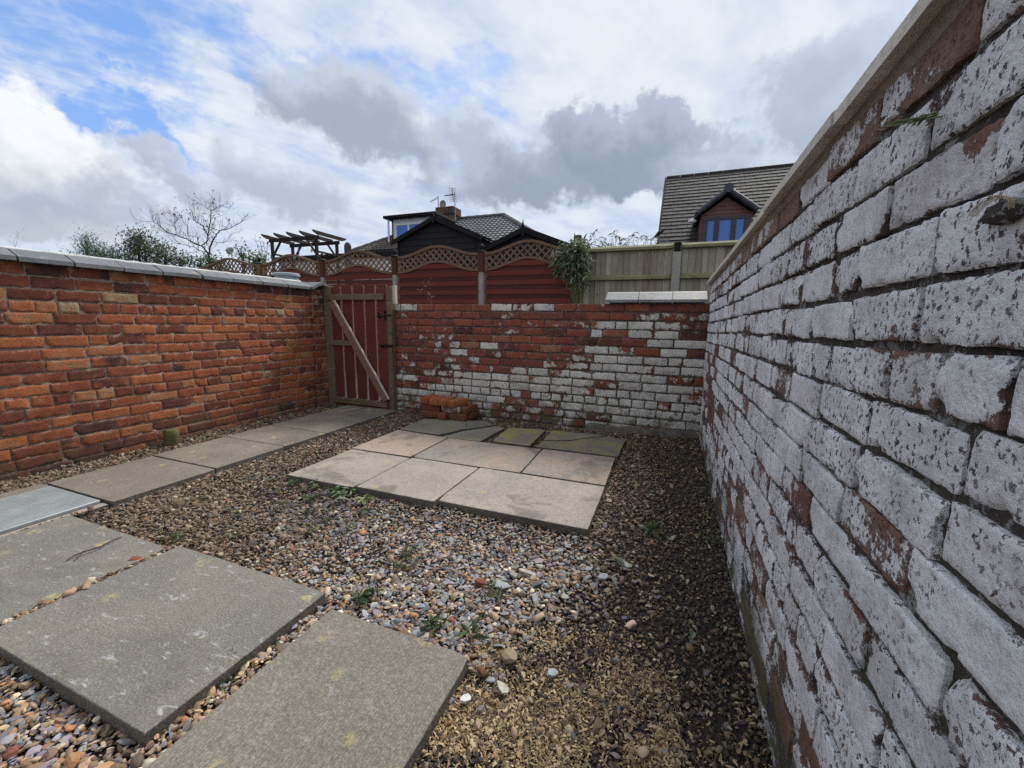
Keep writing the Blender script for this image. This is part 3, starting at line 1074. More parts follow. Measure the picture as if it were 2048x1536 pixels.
for c in range(BN):
    t = BN - 1 - c
    z = BZ0 + (c + 0.5) * BP
    kind = 'H' if t in (11,) else 'S'
    for x, l in course_lengths(BX1 - BX0, kind, (0.5 if c % 2 else 1.0) * random.uniform(0.9, 1.1)):
        xc = BX0 + x + l / 2
        hue = min(1, max(0.05, random.gauss(0.5, 0.2)))
        soot = max(0, random.gauss(0.15, 0.15)) + (0.3 if t == 0 and xc > -1.0 else 0) + (0.2 if xc < -2.8 else 0)
        sag = -0.022 * max(0, (t - 5)) / 9 * (xc + 3.2) / 3.5     # courses dip to the right low down
        lay(back_wall, 'BH' if l < 0.16 else 'BS', 0.108 if l < 0.16 else 0.228, 0.074,
            (xc, BY + random.uniform(-0.005, 0.005), z + sag + random.uniform(-0.003, 0.003)), 0,
            l - random.uniform(0.008, 0.016), BP - random.uniform(0.010, 0.016), (back_paint(xc, t), hue, soot), roll=random.gauss(0.004, 0.008))
mortar_panel('mortar', M_mort_back, back_wall, (BX0, BY + 0.011, BZ0 - 0.03), (BX1 - BX0, 0, 0), (0, 0, BN * BP + 0.027), 230, 92, (0, -1, 0), 0.006, 7.0, 0.21)
# end face of the wall at the gate
for c in range(BN):
    z = BZ0 + (c + 0.5) * BP
    lay(back_wall, 'BH', 0.108, 0.074, (BX0 - 0.003, BY + 0.115, z), R(-90), 0.205, BP - 0.012, (0.1, random.uniform(0.2, 0.6), 0.3))
# a concrete haunch along the right foot of the wall
m = MB()
pts = []
for i in range(15):
    x = -0.75 + i * 0.075
    h = 0.025 + 0.010 * math.sin(i * 1.3) + 0.006 * math.sin(i * 3.1) + 0.002 * i
    pts.append((x, h))
for i in range(14):
    (x0, h0), (x1, h1) = pts[i], pts[i + 1]
    m.add([(x0, BY - 0.035, -0.08), (x1, BY - 0.035, -0.08), (x1, BY - 0.025, h1), (x0, BY - 0.025, h0), (x1, BY + 0.01, h1 + 0.02), (x0, BY + 0.01, h0 + 0.02)],
          [(0, 1, 2, 3), (3, 2, 4, 5)])
m.build('footing', M_mort_back, back_wall, smooth=True)

# ---- right wall
RX, RY0, RY1, RZ0, RP, RN = 0.320, -0.30, 4.17, -0.093, 0.0868, 18
right_wall = empty('brick_wall', (RX, 2.0, RZ0))
tag(right_wall, 'tall whitewashed brick wall with deep dark joints and cream coping, at the right', 'wall')
brickset('RS', M_right, 26, 0.226, 0.072, 0.10, nx=26, nz=11, amp=0.0019, edge=0.0032, ragged=0.0030, chip=0.32)
brickset('RH', M_right, 14, 0.108, 0.072, 0.10, nx=14, nz=11, amp=0.0019, edge=0.0032, ragged=0.0030, chip=0.32)


def rtop(y):
    return 1.512 - 0.0195 * y


def right_paint(y, c):
    z = RZ0 + c * RP
    p = min(1.0, random.gauss(0.93, 0.06))
    if random.random() < 0.20:
        p = random.uniform(0.58, 0.80)
    lim = 3.0 + 1.2 * math.sin(y * 2.1) + (3.0 if y > 1.5 else 0) + (2.0 if y > 2.6 else 0)
    if c < lim and random.random() < 0.72:
        p = random.choice((0.3, 0.45, 0.55, 0.64, 0.74, 0.85))
    if y > 3.2 and 4 < c < 12 and random.random() < 0.65:
        p = random.choice((0.1, 0.25, 0.5))
    return p


rest = []
count_in = 0
plan = []
for c in range(RN):
    kind = 'H' if c in (5, 12) else 'S'
    for x, l in course_lengths(RY1 - RY0, kind, (0.5 if c % 2 else 1.0) * random.uniform(0.85, 1.1)):
        plan.append((c, RY1 - x - l / 2, l))
# the bricks that show largest are those nearest the camera and in the frame
keyed = sorted(plan, key=lambda p: (0 if p[1] > 0.40 else 100) + p[1])
single = set(id(p) for p in keyed[:298])
for p in plan:
    c, yc, l = p
    sc = (rtop(yc) - RZ0) / (RN * RP)
    z = RZ0 + (c + 0.5) * RP * sc
    h = RP * sc - random.uniform(0.008, 0.015)
    jn = random.uniform(0.007, 0.014)
    hue = random.uniform(0.15, 0.8)
    soot = max(0, random.gauss(0.2, 0.15))
    pnt = right_paint(yc, c)
    inset = random.uniform(-0.003, 0.004)
    if c < 3:
        inset += random.uniform(0, 0.008)
    if c == RN - 1:
        hue = random.uniform(0.7, 1.0)
        pnt = random.choice((0.5, 0.8, 0.9, 0.95))
    key, L0 = ('RH', 0.108) if l < 0.16 else ('RS', 0.226)
    zz = z + random.uniform(-0.003, 0.003) + 0.005 * math.sin(yc * 2.3 + c * 0.7) * (1 if c < 14 else 0.3)
    if id(p) in single:
        lay(right_wall, key, L0, 0.072, (RX + inset, yc, zz), R(-90), l - jn, h, (pnt, hue, soot), roll=random.gauss(0, 0.007))
    else:
        rest.append((key, L0, RX + inset, yc, zz, l - jn, h))
m = MB()
for key, L0, x, y, z, l, h in rest:
    m.bbox((x, y - l / 2, z - h / 2), (x + 0.09, y + l / 2, z + h / 2), 0.006)
if rest:
    o = m.build('brick_courses', M_right, right_wall)
    o.color = (0.9, 0.4, 0.2, 1)
    tag(o, kind='stuff')
mortar_panel('mortar', M_mort_right, right_wall, (RX + 0.0100, RY1, RZ0), (0, RY0 - RY1, 0), (0, 0, rtop(0) - RZ0 - 0.06), 440, 150, (-1, 0, 0), 0.0060, 11.0, 0.20)
# rendered fillet under the coping
m = MB()
n = 90
for i in range(n):
    ya, yb = RY1 - (RY1 - RY0) * i / n, RY1 - (RY1 - RY0) * (i + 1) / n
    q = []
    for y in (ya, yb):
        t = rtop(y)
        e = 0.010 * mnoise.noise(Vector((y * 9, 1, 2)))
        q.append([(RX + 0.001 + e * 0.2, y, t - 0.018 + e * 0.6), (RX - 0.006, y, t - 0.004), (RX - 0.010, y, t + 0.001), (RX + 0.05, y, t + 0.001), (RX + 0.05, y, t - 0.03)])
    for k in range(5):
        m.add([q[0][k], q[1][k], q[1][(k + 1) % 5], q[0][(k + 1) % 5]], [(0, 1, 2, 3)])
m.build('mortar_fillet', M_render, right_wall, smooth=True)
# coping slabs
y = RY1 + 0.02
ci = 0
while y > RY0:
    l = random.uniform(0.56, 0.66)
    y0 = y - l
    za, zb = rtop(y) + 0.002, rtop(y0) + 0.002
    xo = RX - 0.034 + random.uniform(-0.003, 0.003)
    x1 = RX + 0.27
    g = 0.003
    m = MB()
    prof = lambda zz: [(xo, zz), (xo, zz + 0.026), (xo + 0.005, zz + 0.031), (xo + 0.15, zz + 0.05), (x1, zz + 0.031), (x1, zz)]
    ns = 7
    rows = []
    for i in range(ns + 1):
        yy = y - g - (l - 2 * g) * i / ns
        zz = za + (zb - za) * i / ns
        e = random.uniform(-0.0015, 0.0015)
        rows.append([(px + (e if k < 3 else 0), yy, pz + (e if k in (0, 1) else 0)) for k, (px, pz) in enumerate(prof(zz))])
    for i in range(ns):
        for k in range(6):
            m.add([rows[i][k], rows[i][(k + 1) % 6], rows[i + 1][(k + 1) % 6], rows[i + 1][k]], [(0, 1, 2, 3)])
    m.add(rows[0], [(5, 4, 3, 2, 1, 0)])
    m.add(rows[-1], [(0, 1, 2, 3, 4, 5)])
    m.build('coping_slab', M_coping_right, right_wall)
    y = y0


# ---- ridge-tile copings
def ridge_tile_profile(hw, rise, lip, th):
    """closed cross-section of an angle ridge tile: (across, up)"""
    return [(-hw, 0), (-hw, lip), (-hw * 0.25, lip + rise * 0.86), (0, lip + rise), (hw * 0.25, lip + rise * 0.86), (hw, lip), (hw, 0),
            (hw - th, 0.002), (hw * 0.5, lip * 0.4 + rise * 0.36), (0, lip + rise - th * 1.6), (-hw * 0.5, lip * 0.4 + rise * 0.36), (-hw + th, 0.002)]


def ridge_tile(name, parent, mat, a, b, hw, rise, lip, th, end_drop=0.0):
    a, b = Vector(a), Vector(b)
    d = (b - a).normalized()
    s = Vector((-d.y, d.x, 0)).normalized()
    pr = ridge_tile_profile(hw, rise, lip, th)
    m = MB()
    A = [a + s * x + Vector((0, 0, z)) for x, z in pr]
    B = [b + s * x + Vector((0, 0, z - end_drop)) for x, z in pr]
    n = len(pr)
    m.add(A + B, [(i, (i + 1) % n, n + (i + 1) % n, n + i) for i in range(n)])
    # end faces as strips (the underside is hollow)
    for base in (0, n):
        prs = [(0, 1, 11), (1, 2, 10, 11), (2, 3, 9, 10), (3, 4, 8, 9), (4, 5, 7, 8), (5, 6, 7)]
        m.add(A if base == 0 else B, [f if base == 0 else f[::-1] for f in prs])
    return m.build(name, mat, parent)


cy = [at_x(u, 530, LWX + 0.05).y for u in (38, 150, 248, 325, 403, 465, 523, 574, 617)]
cy = [0.56, 0.80, 1.04, 1.27] + [y for y in cy if y > 1.35]
cy[-1] = 3.90
ltop = LZ0 + LN * LP
for i in range(len(cy) - 1):
    a, b = cy[i], cy[i + 1]
    dz = random.uniform(-0.003, 0.004)
    ridge_tile('coping_tile', left_wall, M_coping, (LWX - 0.11 + random.uniform(-.004, .004), a + 0.005, ltop + 0.001 + dz), (LWX - 0.11 + random.uniform(-.004, .004), b - 0.006, ltop + 0.001 + dz),
               0.162, 0.066, 0.030, 0.022)
m = MB()
n = 120
pts = []
for i in range(n + 1):
    y = 0.58 + (3.86 - 0.58) * i / n
    pts.append((LWX - 0.105 + 0.006 * mnoise.noise(Vector((y * 8, 2, 2))), y, ltop + 0.089 + 0.004 * mnoise.noise(Vector((y * 11, 5, 2)))))
m.tube(pts, [0.017 + 0.005 * mnoise.noise(Vector((p[1] * 14, 0, 8))) for p in pts], 8)
m.build('ridge_mortar', M_white_cement, left_wall, smooth=True)
ridge_tile('coping_tile', pier, M_coping, (PX0 - 0.28, 4.035, ltop + 0.004), (PX0 + 0.050, 4.035, ltop + 0.004), 0.165, 0.072, 0.026, 0.022)
cx = [at_y(u, 600, BY).x for u in (1212, 1277, 1345)] + [0.300]
for i in range(3):
    ridge_tile('coping_tile', back_wall, M_coping_back, (cx[i] + 0.003, BY + 0.10, 1.276 + random.uniform(0, 0.003)), (cx[i + 1] - 0.003, BY + 0.10, 1.276 + random.uniform(0, 0.003)),
               0.150, 0.082, 0.026, 0.022)


# ------------------------------------------------------------------ paving
SLABS = []          # footprints, for the gravel to keep clear of


def slab(poly, ztop, th, mat, name='paving_slab', parent=None, rough=0.0025, tilt=(0, 0), seg=0.06):
    cxy = Vector((sum(p[0] for p in poly) / len(poly), sum(p[1] for p in poly) / len(poly)))
    SLABS.append([(p[0], p[1]) for p in poly])
    ring = []
    for i in range(len(poly)):
        p, q = Vector(poly[i][:2]), Vector(poly[(i + 1) % len(poly)][:2])
        n = max(2, int((q - p).length / seg))
        d = (q - p).normalized()
        nr = Vector((d.y, -d.x))
        for k in range(n):
            t = k / n
            pt = p + (q - p) * t
            if k == 0:
                pt = pt + (cxy - pt).normalized() * random.choice((0.001, 0.002, 0.004, 0.012))
            e = mnoise.noise(Vector((pt.x * 14, pt.y * 14, ztop * 9 + 3))) * rough * (0.4 if k == 0 else 1.0)
            ring.append(pt + nr * e)
    area = sum(ring[i].x * ring[(i + 1) % len(ring)].y - ring[(i + 1) % len(ring)].x * ring[i].y for i in range(len(ring)))
    if area < 0:
        ring.reverse()
    n = len(ring)

    def lev(f, z):
        out = []
        for p in ring:
            d = p - cxy
            q = cxy + d * (1 - f / d.length)
            out.append((q.x - cxy.x, q.y - cxy.y, z + (q.x - cxy.x) * tilt[0] + (q.y - cxy.y) * tilt[1]))
        return out
    V = lev(0.0, -th) + lev(0.0, -0.0035) + lev(0.0012, -0.0010) + lev(0.0035, 0.0)
    F = [tuple(range(n))[::-1]]
    for L in range(3):
        for i in range(n):
            F.append((L * n + i, L * n + (i + 1) % n, (L + 1) * n + (i + 1) % n, (L + 1) * n + i))
    F.append(tuple(range(3 * n, 4 * n)))
    me = bpy.data.meshes.new(name)
    me.from_pydata(V, [], F)
    me.update()
    me.materials.append(mat)
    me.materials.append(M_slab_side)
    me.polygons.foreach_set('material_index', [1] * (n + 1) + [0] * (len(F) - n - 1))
    o = link(name, me, mat)
    if parent is not None:
        put(o, parent, (cxy.x, cxy.y, ztop))
    else:
        o.location = (cxy.x, cxy.y, ztop)
    return o


def rect(x0, x1, y0, y1, j=0.0):
    r = lambda: random.uniform(-j, j)
    return [(x0 + r(), y0 + r()), (x1 + r(), y0 + r()), (x1 + r(), y1 + r()), (x0 + r(), y1 + r())]


def pz(pts, z=0.0):
    return [tuple(at_z(u, v, z)[:2]) for u, v in pts]


patio = empty('patio', (-1.4, 2.9, -0.05))
tag(patio, 'patio of mixed buff and grey stone slabs laid on the gravel', kind='structure')
g = 0.005
slab(rect(-2.435, -1.852 - g, 1.985, 2.615), 0.000, 0.050, M_slab_buff, parent=patio)
slab(rect(-1.852 + g, -1.258 - g, 2.005, 2.630), 0.001, 0.050, M_slab_buff, parent=patio)
slab(rect(-1.258 + g, -0.335, 2.030, 2.640), 0.000, 0.050, M_slab_buff, parent=patio, tilt=(0, 0.002))
slab([(-2.455, 2.627), (-1.872, 2.642), (-1.872, 3.228), (-2.455, 3.272)], 0.002, 0.050, M_slab_pink, parent=patio)
slab([(-1.858, 2.645), (-0.945, 2.660), (-0.965, 3.250), (-1.858, 3.228)], 0.000, 0.050, M_slab_mix, parent=patio)
slab([(-0.932, 2.660), (-0.337, 2.662), (-0.343, 3.270), (-0.952, 3.255)], 0.002, 0.050, M_slab_mix, parent=patio)
pc = pz([(800, 858), (878, 869), (922, 859), (984, 850), (972, 842), (848, 837)])
slab(pc, 0.000, 0.045, M_slab_slate, parent=patio, rough=0.006)
slab(pz([(884, 872.5), (960, 882), (1010, 855), (990, 852), (924, 862)]), -0.002, 0.045, M_slab_slate, parent=patio, rough=0.005)
slab(pz([(984, 881), (1060, 890), (1091, 859), (1018, 854)]), -0.004, 0.045, M_slab_moss, parent=patio, rough=0.010)
slab(pz([(1087, 879), (1136, 879.5), (1166, 875), (1206, 870.5), (1195, 868), (1104, 860)]), -0.004, 0.045, M_slab_moss, parent=patio, rough=0.008)
slab(pz([(1072, 893), (1236, 912.5), (1252, 879), (1213, 873), (1168, 877.5), (1137, 882), (1085, 882)]), 0.000, 0.045, M_slab_dark, parent=patio, rough=0.006)

path = empty('path', (-3.4, 2.6, -0.05))
tag(path, 'path of brown concrete slabs leading along the red wall to the gate', kind='structure')
pj = [1.285, 1.885, 2.465, 2.930, 3.560, 4.06]
pm_ = [M_slab_path] * 5
for i in range(5):
    slab([(-3.76 - 0.01 * i, pj[i] + 0.005), (-3.022 - 0.004 * i, pj[i] + 0.005), (-3.022 - 0.004 * i, pj[i + 1] - 0.005), (-3.76 - 0.01 * i, pj[i + 1] - 0.005)],
         -0.008 + random.uniform(-0.003, 0.003), 0.05, M_slab_path, parent=path)
# surround of the inspection cover: an L of slab left and behind, a thin pink kerb at its right
slab(rect(-3.78, -3.665, 0.30, 1.275), -0.012, 0.05, M_slab_path, parent=path)
slab(rect(-3.088, -3.035, 0.34, 1.275), -0.022, 0.05, M_slab_pink, parent=path)

s1 = slab(rect(-3.015, -2.165, 0.500, 1.100, 0.004), -0.008, 0.050, M_slab_grey)
tag(s1, 'grey concrete slab with a forked twig on it, beside the metal cover', 'paving slab', 'loose slabs set in the gravel')
s2 = slab(rect(-2.115, -1.212, 0.512, 1.120, 0.004), 0.002, 0.055, M_slab_grey)
tag(s2, 'large grey concrete slab with pale scuffs and yellow lichen, in the lower left', 'paving slab', 'loose slabs set in the gravel')
s3 = slab(rect(-1.118, -0.536, 0.150, 1.058, 0.004), 0.000, 0.055, M_slab_rib)
tag(s3, 'brownish slab with fine ribbed surface at the bottom edge, nearest the camera', 'paving slab', 'loose slabs set in the gravel')


# metal inspection cover with a raised tread
def cover():
    root = empty('inspection_cover', (-3.38, 0.98, -0.02))
    tag(root, 'pale galvanised tread plate cover lying at the left of the path', 'cover')
    m = MB()
    m.bbox((-3.655, 0.42, -0.03), (-3.100, 1.268, -0.004), 0.003)
    SLABS.append([(-3.66, 0.41), (-3.095, 0.41), (-3.095, 1.27), (-3.66, 1.27)])
    mt, nt, b = newmat('galvanised_plate')
    v, oi = objvec(nt)
    n = nt.noise(v, 9, 6, 0.65)
    c = nt.mix(nt.range(n, 0.3, 0.7), (0.36, 0.39, 0.40), (0.26, 0.29, 0.30))
    c = nt.mix(nt.range(nt.noise(v, 60, 5, 0.7), 0.6, 0.75, 0, 0.5), c, (0.14, 0.13, 0.115))
    nt.l.new(c, b.inputs['Base Color'])
    b.inputs['Metallic'].default_value = 0.35
    b.inputs['Roughness'].default_value = 0.5
    m.build('plate', mt, root)
    t = MB()
    k = 0
    for j in range(33):
        for i in range(21):
            x, y = -3.640 + i * 0.026, 0.435 + j * 0.0256
            a = R(45) if (i + j) % 2 else R(-45)
            dx, dy = math.cos(a) * 0.011, math.sin(a) * 0.011
            nx_, ny_ = -math.sin(a) * 0.0032, math.cos(a) * 0.0032
            z0, z1 = -0.0042, -0.0028
            t.add([(x - dx, y - dy, z0), (x + nx_, y + ny_, z0), (x + dx, y + dy, z0), (x - nx_, y - ny_, z0), (x, y, z1)],
                  [(0, 4, 1), (1, 4, 2), (2, 4, 3), (3, 4, 0)])
    o = t.build('tread', mt, root)
    tag(o, kind='stuff')


cover()


# ------------------------------------------------------------------ gate
def build_gate():
    GY = 4.10
    G = lambda u, v, y=GY: at_y(u, v, y)
    root = empty('garden_gate', (-3.65, GY, -0.04))
    tag(root, 'weathered red slatted garden gate with a pale diagonal brace', 'gate')

    def plank(name, mat, u0, u1, vt, vb, y0, y1, jag=0.0):
        a, b = G(u0, vt, y0), G(u1, vt, y0)
        bl, br = G(u0, vb, y0), G(u1, vb, y0)
        x0, x1 = (a.x + bl.x) / 2, (b.x + br.x) / 2
        m = MB()
        m.bbox((x0, y0, (bl.z + br.z) / 2), (x1, y1, (a.z + b.z) / 2), 0.003)
        o = m.build(name, mat, None)
        me = o.data
        cx_ = Vector(((x0 + x1) / 2, (y0 + y1) / 2, (bl.z + a.z) / 2))
        me.transform(Matrix.Translation(-cx_))
        put(o, root, cx_)
        return o
    # boards, about 22 mm thick, with gaps that show the lane beyond
    us = [(667, 684.5, 573), (688.8, 707, 571.5), (711.6, 729.7, 570), (734.4, 752.3, 569), (757.4, 774.8, 568)]
    for i, (u0, u1, vt) in enumerate(us):
        o = plank('board', M_gate, u0, u1, vt, 817 + 2.0 * i, GY, GY + 0.022)
        # bare bleached arris down the right side of the board
        x1 = o.location.x + root.location.x
    for i, (u0, u1, vt) in enumerate(us):
        plank('board_edge', M_gate_edge, u1 + 0.1, u1 + 1.4, vt + 1, 812 + 2 * i, GY + 0.001, GY + 0.021)
    # rails on the near face
    def rail(name, mat, ul, vl, ur, vr, w, y0, th):
        p, q = G(ul, vl, y0), G(ur, vr, y0)
        m = MB()
        d = (q - p)
        m.bbox((-d.length / 2, -th / 2, -w / 2), (d.length / 2, th / 2, w / 2), 0.004)
        o = m.build(name, mat, None)
        c_ = (p + q) / 2 + Vector((0, -th / 2, 0))
        put(o, root, c_, (0, -math.atan2(d.z, d.x), 0))
        return o
    rail('rail', M_gate_worn, 658, 595, 769, 593.5, 0.072, GY - 0.002, 0.035)
    rail('rail', M_gate_worn, 664, 685, 706, 686.5, 0.062, GY - 0.002, 0.030)
    rail('rail', M_gate_worn, 671, 797.5, 776.5, 809, 0.072, GY - 0.002, 0.040)
    rail('rail', M_gate, 672, 806, 780, 818, 0.045, GY - 0.001, 0.012)
    # diagonal brace: a sawn batten with a pale strip along its upper edge
    o = rail('brace', M_gate_edge, 665, 603, 775, 801, 0.085, GY - 0.004, 0.045)
    e = rail('brace_edge', M_gate_pale, 669.5, 600.5, 779.5, 799, 0.022, GY - 0.030, 0.024)
    # frame posts
    def post(u0, u1, vt, vb, mat, y0, y1):
        return plank('gate_post', mat, u0, u1, vt, vb, y0, y1)
    post(652, 666, 572, 812, M_gate_worn, GY - 0.02, GY + 0.06)
    post(776.2, 784.5, 572, 827, M_gate_worn, GY - 0.01, GY + 0.06)
    post(784.8, 789.5, 571, 608, M_gate_pale, GY + 0.00, GY + 0.05)
    # bolt and latch
    m = MB()
    a, b = G(753, 632, GY - 0.02), G(782, 630, GY - 0.02)
    m.tube([a, b], 0.007, 8)
    for u, v in ((757, 628), (769, 624), (770, 637), (758, 634)):
        p = G(u, v, GY - 0.012)
        m.bbox((p.x - 0.013, GY - 0.016, p.z - 0.018), (p.x + 0.013, GY - 0.001, p.z + 0.018), 0.003)
    p = G(769, 626, GY - 0.03)
    m.tube([p, p + Vector((0, -0.012, 0.03))], 0.006, 6)
    m.build('bolt', M_black_metal, root)
    m = MB()
    a, b = G(760.5, 691, GY - 0.012), G(784, 691.5, GY - 0.012)
    m.bbox((a.x, GY - 0.018, a.z - 0.016), (b.x, GY - 0.003, a.z + 0.016), 0.003)
    m.tube([a + Vector((0, -0.012, 0.004)), b + Vector((0.02, -0.012, 0.004))], 0.007, 8)
    m.build('latch', M_black_metal, root)
    # sill
    m = MB()
    p, q = G(680, 815, GY), G(785, 826, GY)
    m.bbox((p.x, GY - 0.03, -0.055), (q.x, GY + 0.05, -0.030), 0.004)
    m.build('threshold', M_slab_path, root)


build_gate()


# ------------------------------------------------------------------ fences beyond the lane
FY = 6.70
FX = [at_y(u, 560, FY).x for u in (400, 523, 648, 792, 964, 1152)]


def build_red_fence():
    root = empty('panel_fence', (-4.0, FY, -0.05))
    tag(root, 'red stained panel fence with wavy lattice tops beyond the lane', 'fence')
    zend_top, zpk_top = at_y(801, 516, FY).z, at_y(875, 493, FY).z
    zend_bot, zpk_bot = at_y(801, 545.5, FY).z, at_y(881, 523, FY).z
    # strip and slat meshes shared between panels
    def curve(t, z0, z1):
        # flat shoulders with one arch
        s = 0.5 - 0.5 * math.cos(2 * math.pi * t)
        return z0 + (z1 - z0) * (s ** 1.15)
    for i in range(5):
        x0, x1 = FX[i] + 0.055, FX[i + 1] - 0.045
        W = x1 - x0
        m = MB()
        N = 28
        for (z0, z1, th) in ((zend_top, zpk_top, 0.045), (zend_bot, zpk_bot, 0.040)):
            V, F = [], []
            for k in range(N + 1):
                t = k / N
                x = x0 + W * t
                z = curve(t, z0, z1)
                dz = (curve(min(1, t + .01), z0, z1) - curve(max(0, t - .01), z0, z1))
                sl = math.sqrt(1 + (dz / (0.02 * W)) ** 2)
                hh = th / 2 * sl
                for (yy, zz) in ((FY - 0.028, z - hh), (FY - 0.028, z + hh), (FY + 0.022, z + hh), (FY + 0.022, z - hh)):
                    V.append((x, yy, zz))
            for k in range(N):
                for q in range(4):
                    F.append((k * 4 + q, k * 4 + (q + 1) % 4, k * 4 + 4 + (q + 1) % 4, k * 4 + 4 + q))
            F += [(0, 3, 2, 1)[::-1], tuple(N * 4 + q for q in range(4))]
            m.add(V, F)
        m.box((x0, FY - 0.02, 0.05), (x0 + 0.035, FY + 0.016, zend_top - 0.024))
        m.box((x1 - 0.035, FY - 0.02, 0.05), (x1, FY + 0.016, zend_top - 0.024))
        panel = m.build('fence_panel', M_lattice, root)
        # diagonal lattice
        def clip(xa, sgn):
            # strip along direction (1, sgn) from the lower curve to the upper one
            seg = []
            n = 120
            for k in range(n + 1):
                d = -0.9 + 1.8 * k / n
                x = xa + d
                z = zend_bot + 0.14 + sgn * d
                if x0 + 0.03 < x < x1 - 0.03:
                    t = (x - x0) / W
                    if curve(t, zend_bot, zpk_bot) - 0.005 < z < curve(t, zend_top, zpk_top) + 0.005:
                        seg.append((x, z))
            return seg
        step = 0.126
        for sgn in (1, -1):
            xa = x0 - 0.6
            while xa < x1 + 0.6:
                s = clip(xa, sgn)
                if len(s) > 3:
                    yy = FY - 0.008 if sgn > 0 else FY + 0.004
                    mm = MB()
                    p, q = Vector((s[0][0], 0, s[0][1])), Vector((s[-1][0], 0, s[-1][1]))
                    mid = (p + q) / 2
                    L = (q - p).length
                    mm.box((-L / 2, -0.005, -0.0135), (L / 2, 0.005, 0.0135))
                    o = mm.build('lattice_strip', M_lattice)
                    put(o, panel, (mid.x + random.gauss(0, 0.004), yy, mid.z), (0, -math.atan2(q.z - p.z, q.x - p.x) + random.gauss(0, 0.018), 0))
                xa += step
        # horizontal slats, proud and set-back in turn, the top ones cut to the arch
        z = 0.06
        k = 0
        while True:
            h = 0.082 if k % 2 else 0.075
            proud = k % 2 == 1  # set-back slats get the darker red
            zt = z + h
            pts_top = []
            xs = [x0 + 0.012 + (W - 0.024) * q / 24 for q in range(25)]
            lim = [curve((x - x0) / W, zend_bot, zpk_bot) for x in xs]
            okx = [(x, min(zt, l)) for x, l in zip(xs, lim) if l > z + 0.012]
            if len(okx) < 3:
                break
            yy = FY - 0.016 if proud else FY + 0.002
            if okx[0][1] >= zt - 1e-6 and okx[-1][1] >= zt - 1e-6 and len(okx) == 25:
                mm = MB()
                mm.bbox((-W / 2 + 0.012, -0.006, -h / 2 + 0.002), (W / 2 - 0.012, 0.006, h / 2 - 0.002), 0.002)
                o = mm.build('slat', M_fence_red if proud else M_fence_dark)
                put(o, panel, ((x0 + x1) / 2, yy, z + h / 2), (random.gauss(0.08 if proud else 0, 0.03), random.gauss(0, 0.002), 0))
            else:
                cxm = (x0 + x1) / 2
                poly = [(x - cxm, -0.006, z - (z + h / 2)) for x, _ in okx] + [(x - cxm, -0.006, t_ - (z + h / 2)) for x, t_ in reversed(okx)]
                mm = MB()
                mm.prism(poly, (0, 0.012, 0))
                o = mm.build('slat', M_fence_red if proud else M_fence_dark)
                put(o, panel, (cxm, yy, z + h / 2))
            z += h
            k += 1
        for fx in (0.33, 0.66):
            mm = MB()
            xb = x0 + W * fx
            zt = curve(fx, zend_bot, zpk_bot)
            mm.box((xb - 0.02, FY - 0.003, 0.06), (xb + 0.02, FY + 0.016, zt - 0.02))
            put(mm.build('batten', M_fence_dark), panel)
    # posts: concrete below, timber extension and turned finial above
    for i, x in enumerate(FX[1:]):
        tall = at_y(792, 514, FY).z
        conc = at_y(792, 548, FY).z
        m = MB()
        m.bbox((x - 0.045, FY - 0.055, -0.1), (x + 0.045, FY + 0.045, conc), 0.012)
        p = m.build('concrete_post', M_post_conc, root)
        if i == 4:
            continue
        m = MB()
        m.bbox((x - 0.052, FY - 0.062, conc - 0.02), (x + 0.052, FY + 0.03, tall), 0.006)
        m.bbox((x - 0.030, FY - 0.058, conc - 0.55), (x + 0.056, FY - 0.044, conc - 0.01), 0.003) if False else None
        e = m.build('post_extension', M_fence_dark if i else M_lattice, None)
        put(e, p)
        m = MB()
        m.bbox((x - 0.066, FY - 0.076, tall), (x + 0.066, FY + 0.044, tall + 0.018), 0.005)
        m.add([(x - 0.05, FY - 0.06, tall + 0.018), (x + 0.05, FY - 0.06, tall + 0.018), (x + 0.05, FY + 0.028, tall + 0.018), (x - 0.05, FY + 0.028, tall + 0.018), (x, FY - 0.016, tall + 0.05)],
              [(0, 1, 4), (1, 2, 4), (2, 3, 4), (3, 0, 4)])
        prof = [(0.018, 0.04), (0.016, 0.055), (0.034, 0.075), (0.042, 0.10), (0.034, 0.125), (0.016, 0.142), (0.003, 0.147)]
        m.tube([(x, FY - 0.016, tall + z_) for _, z_ in prof], [r_ for r_, _ in prof], 10)
        f = m.build('finial', M_pergola if i > 1 else M_black_metal, None, smooth=False)
        put(f, p)


build_red_fence()


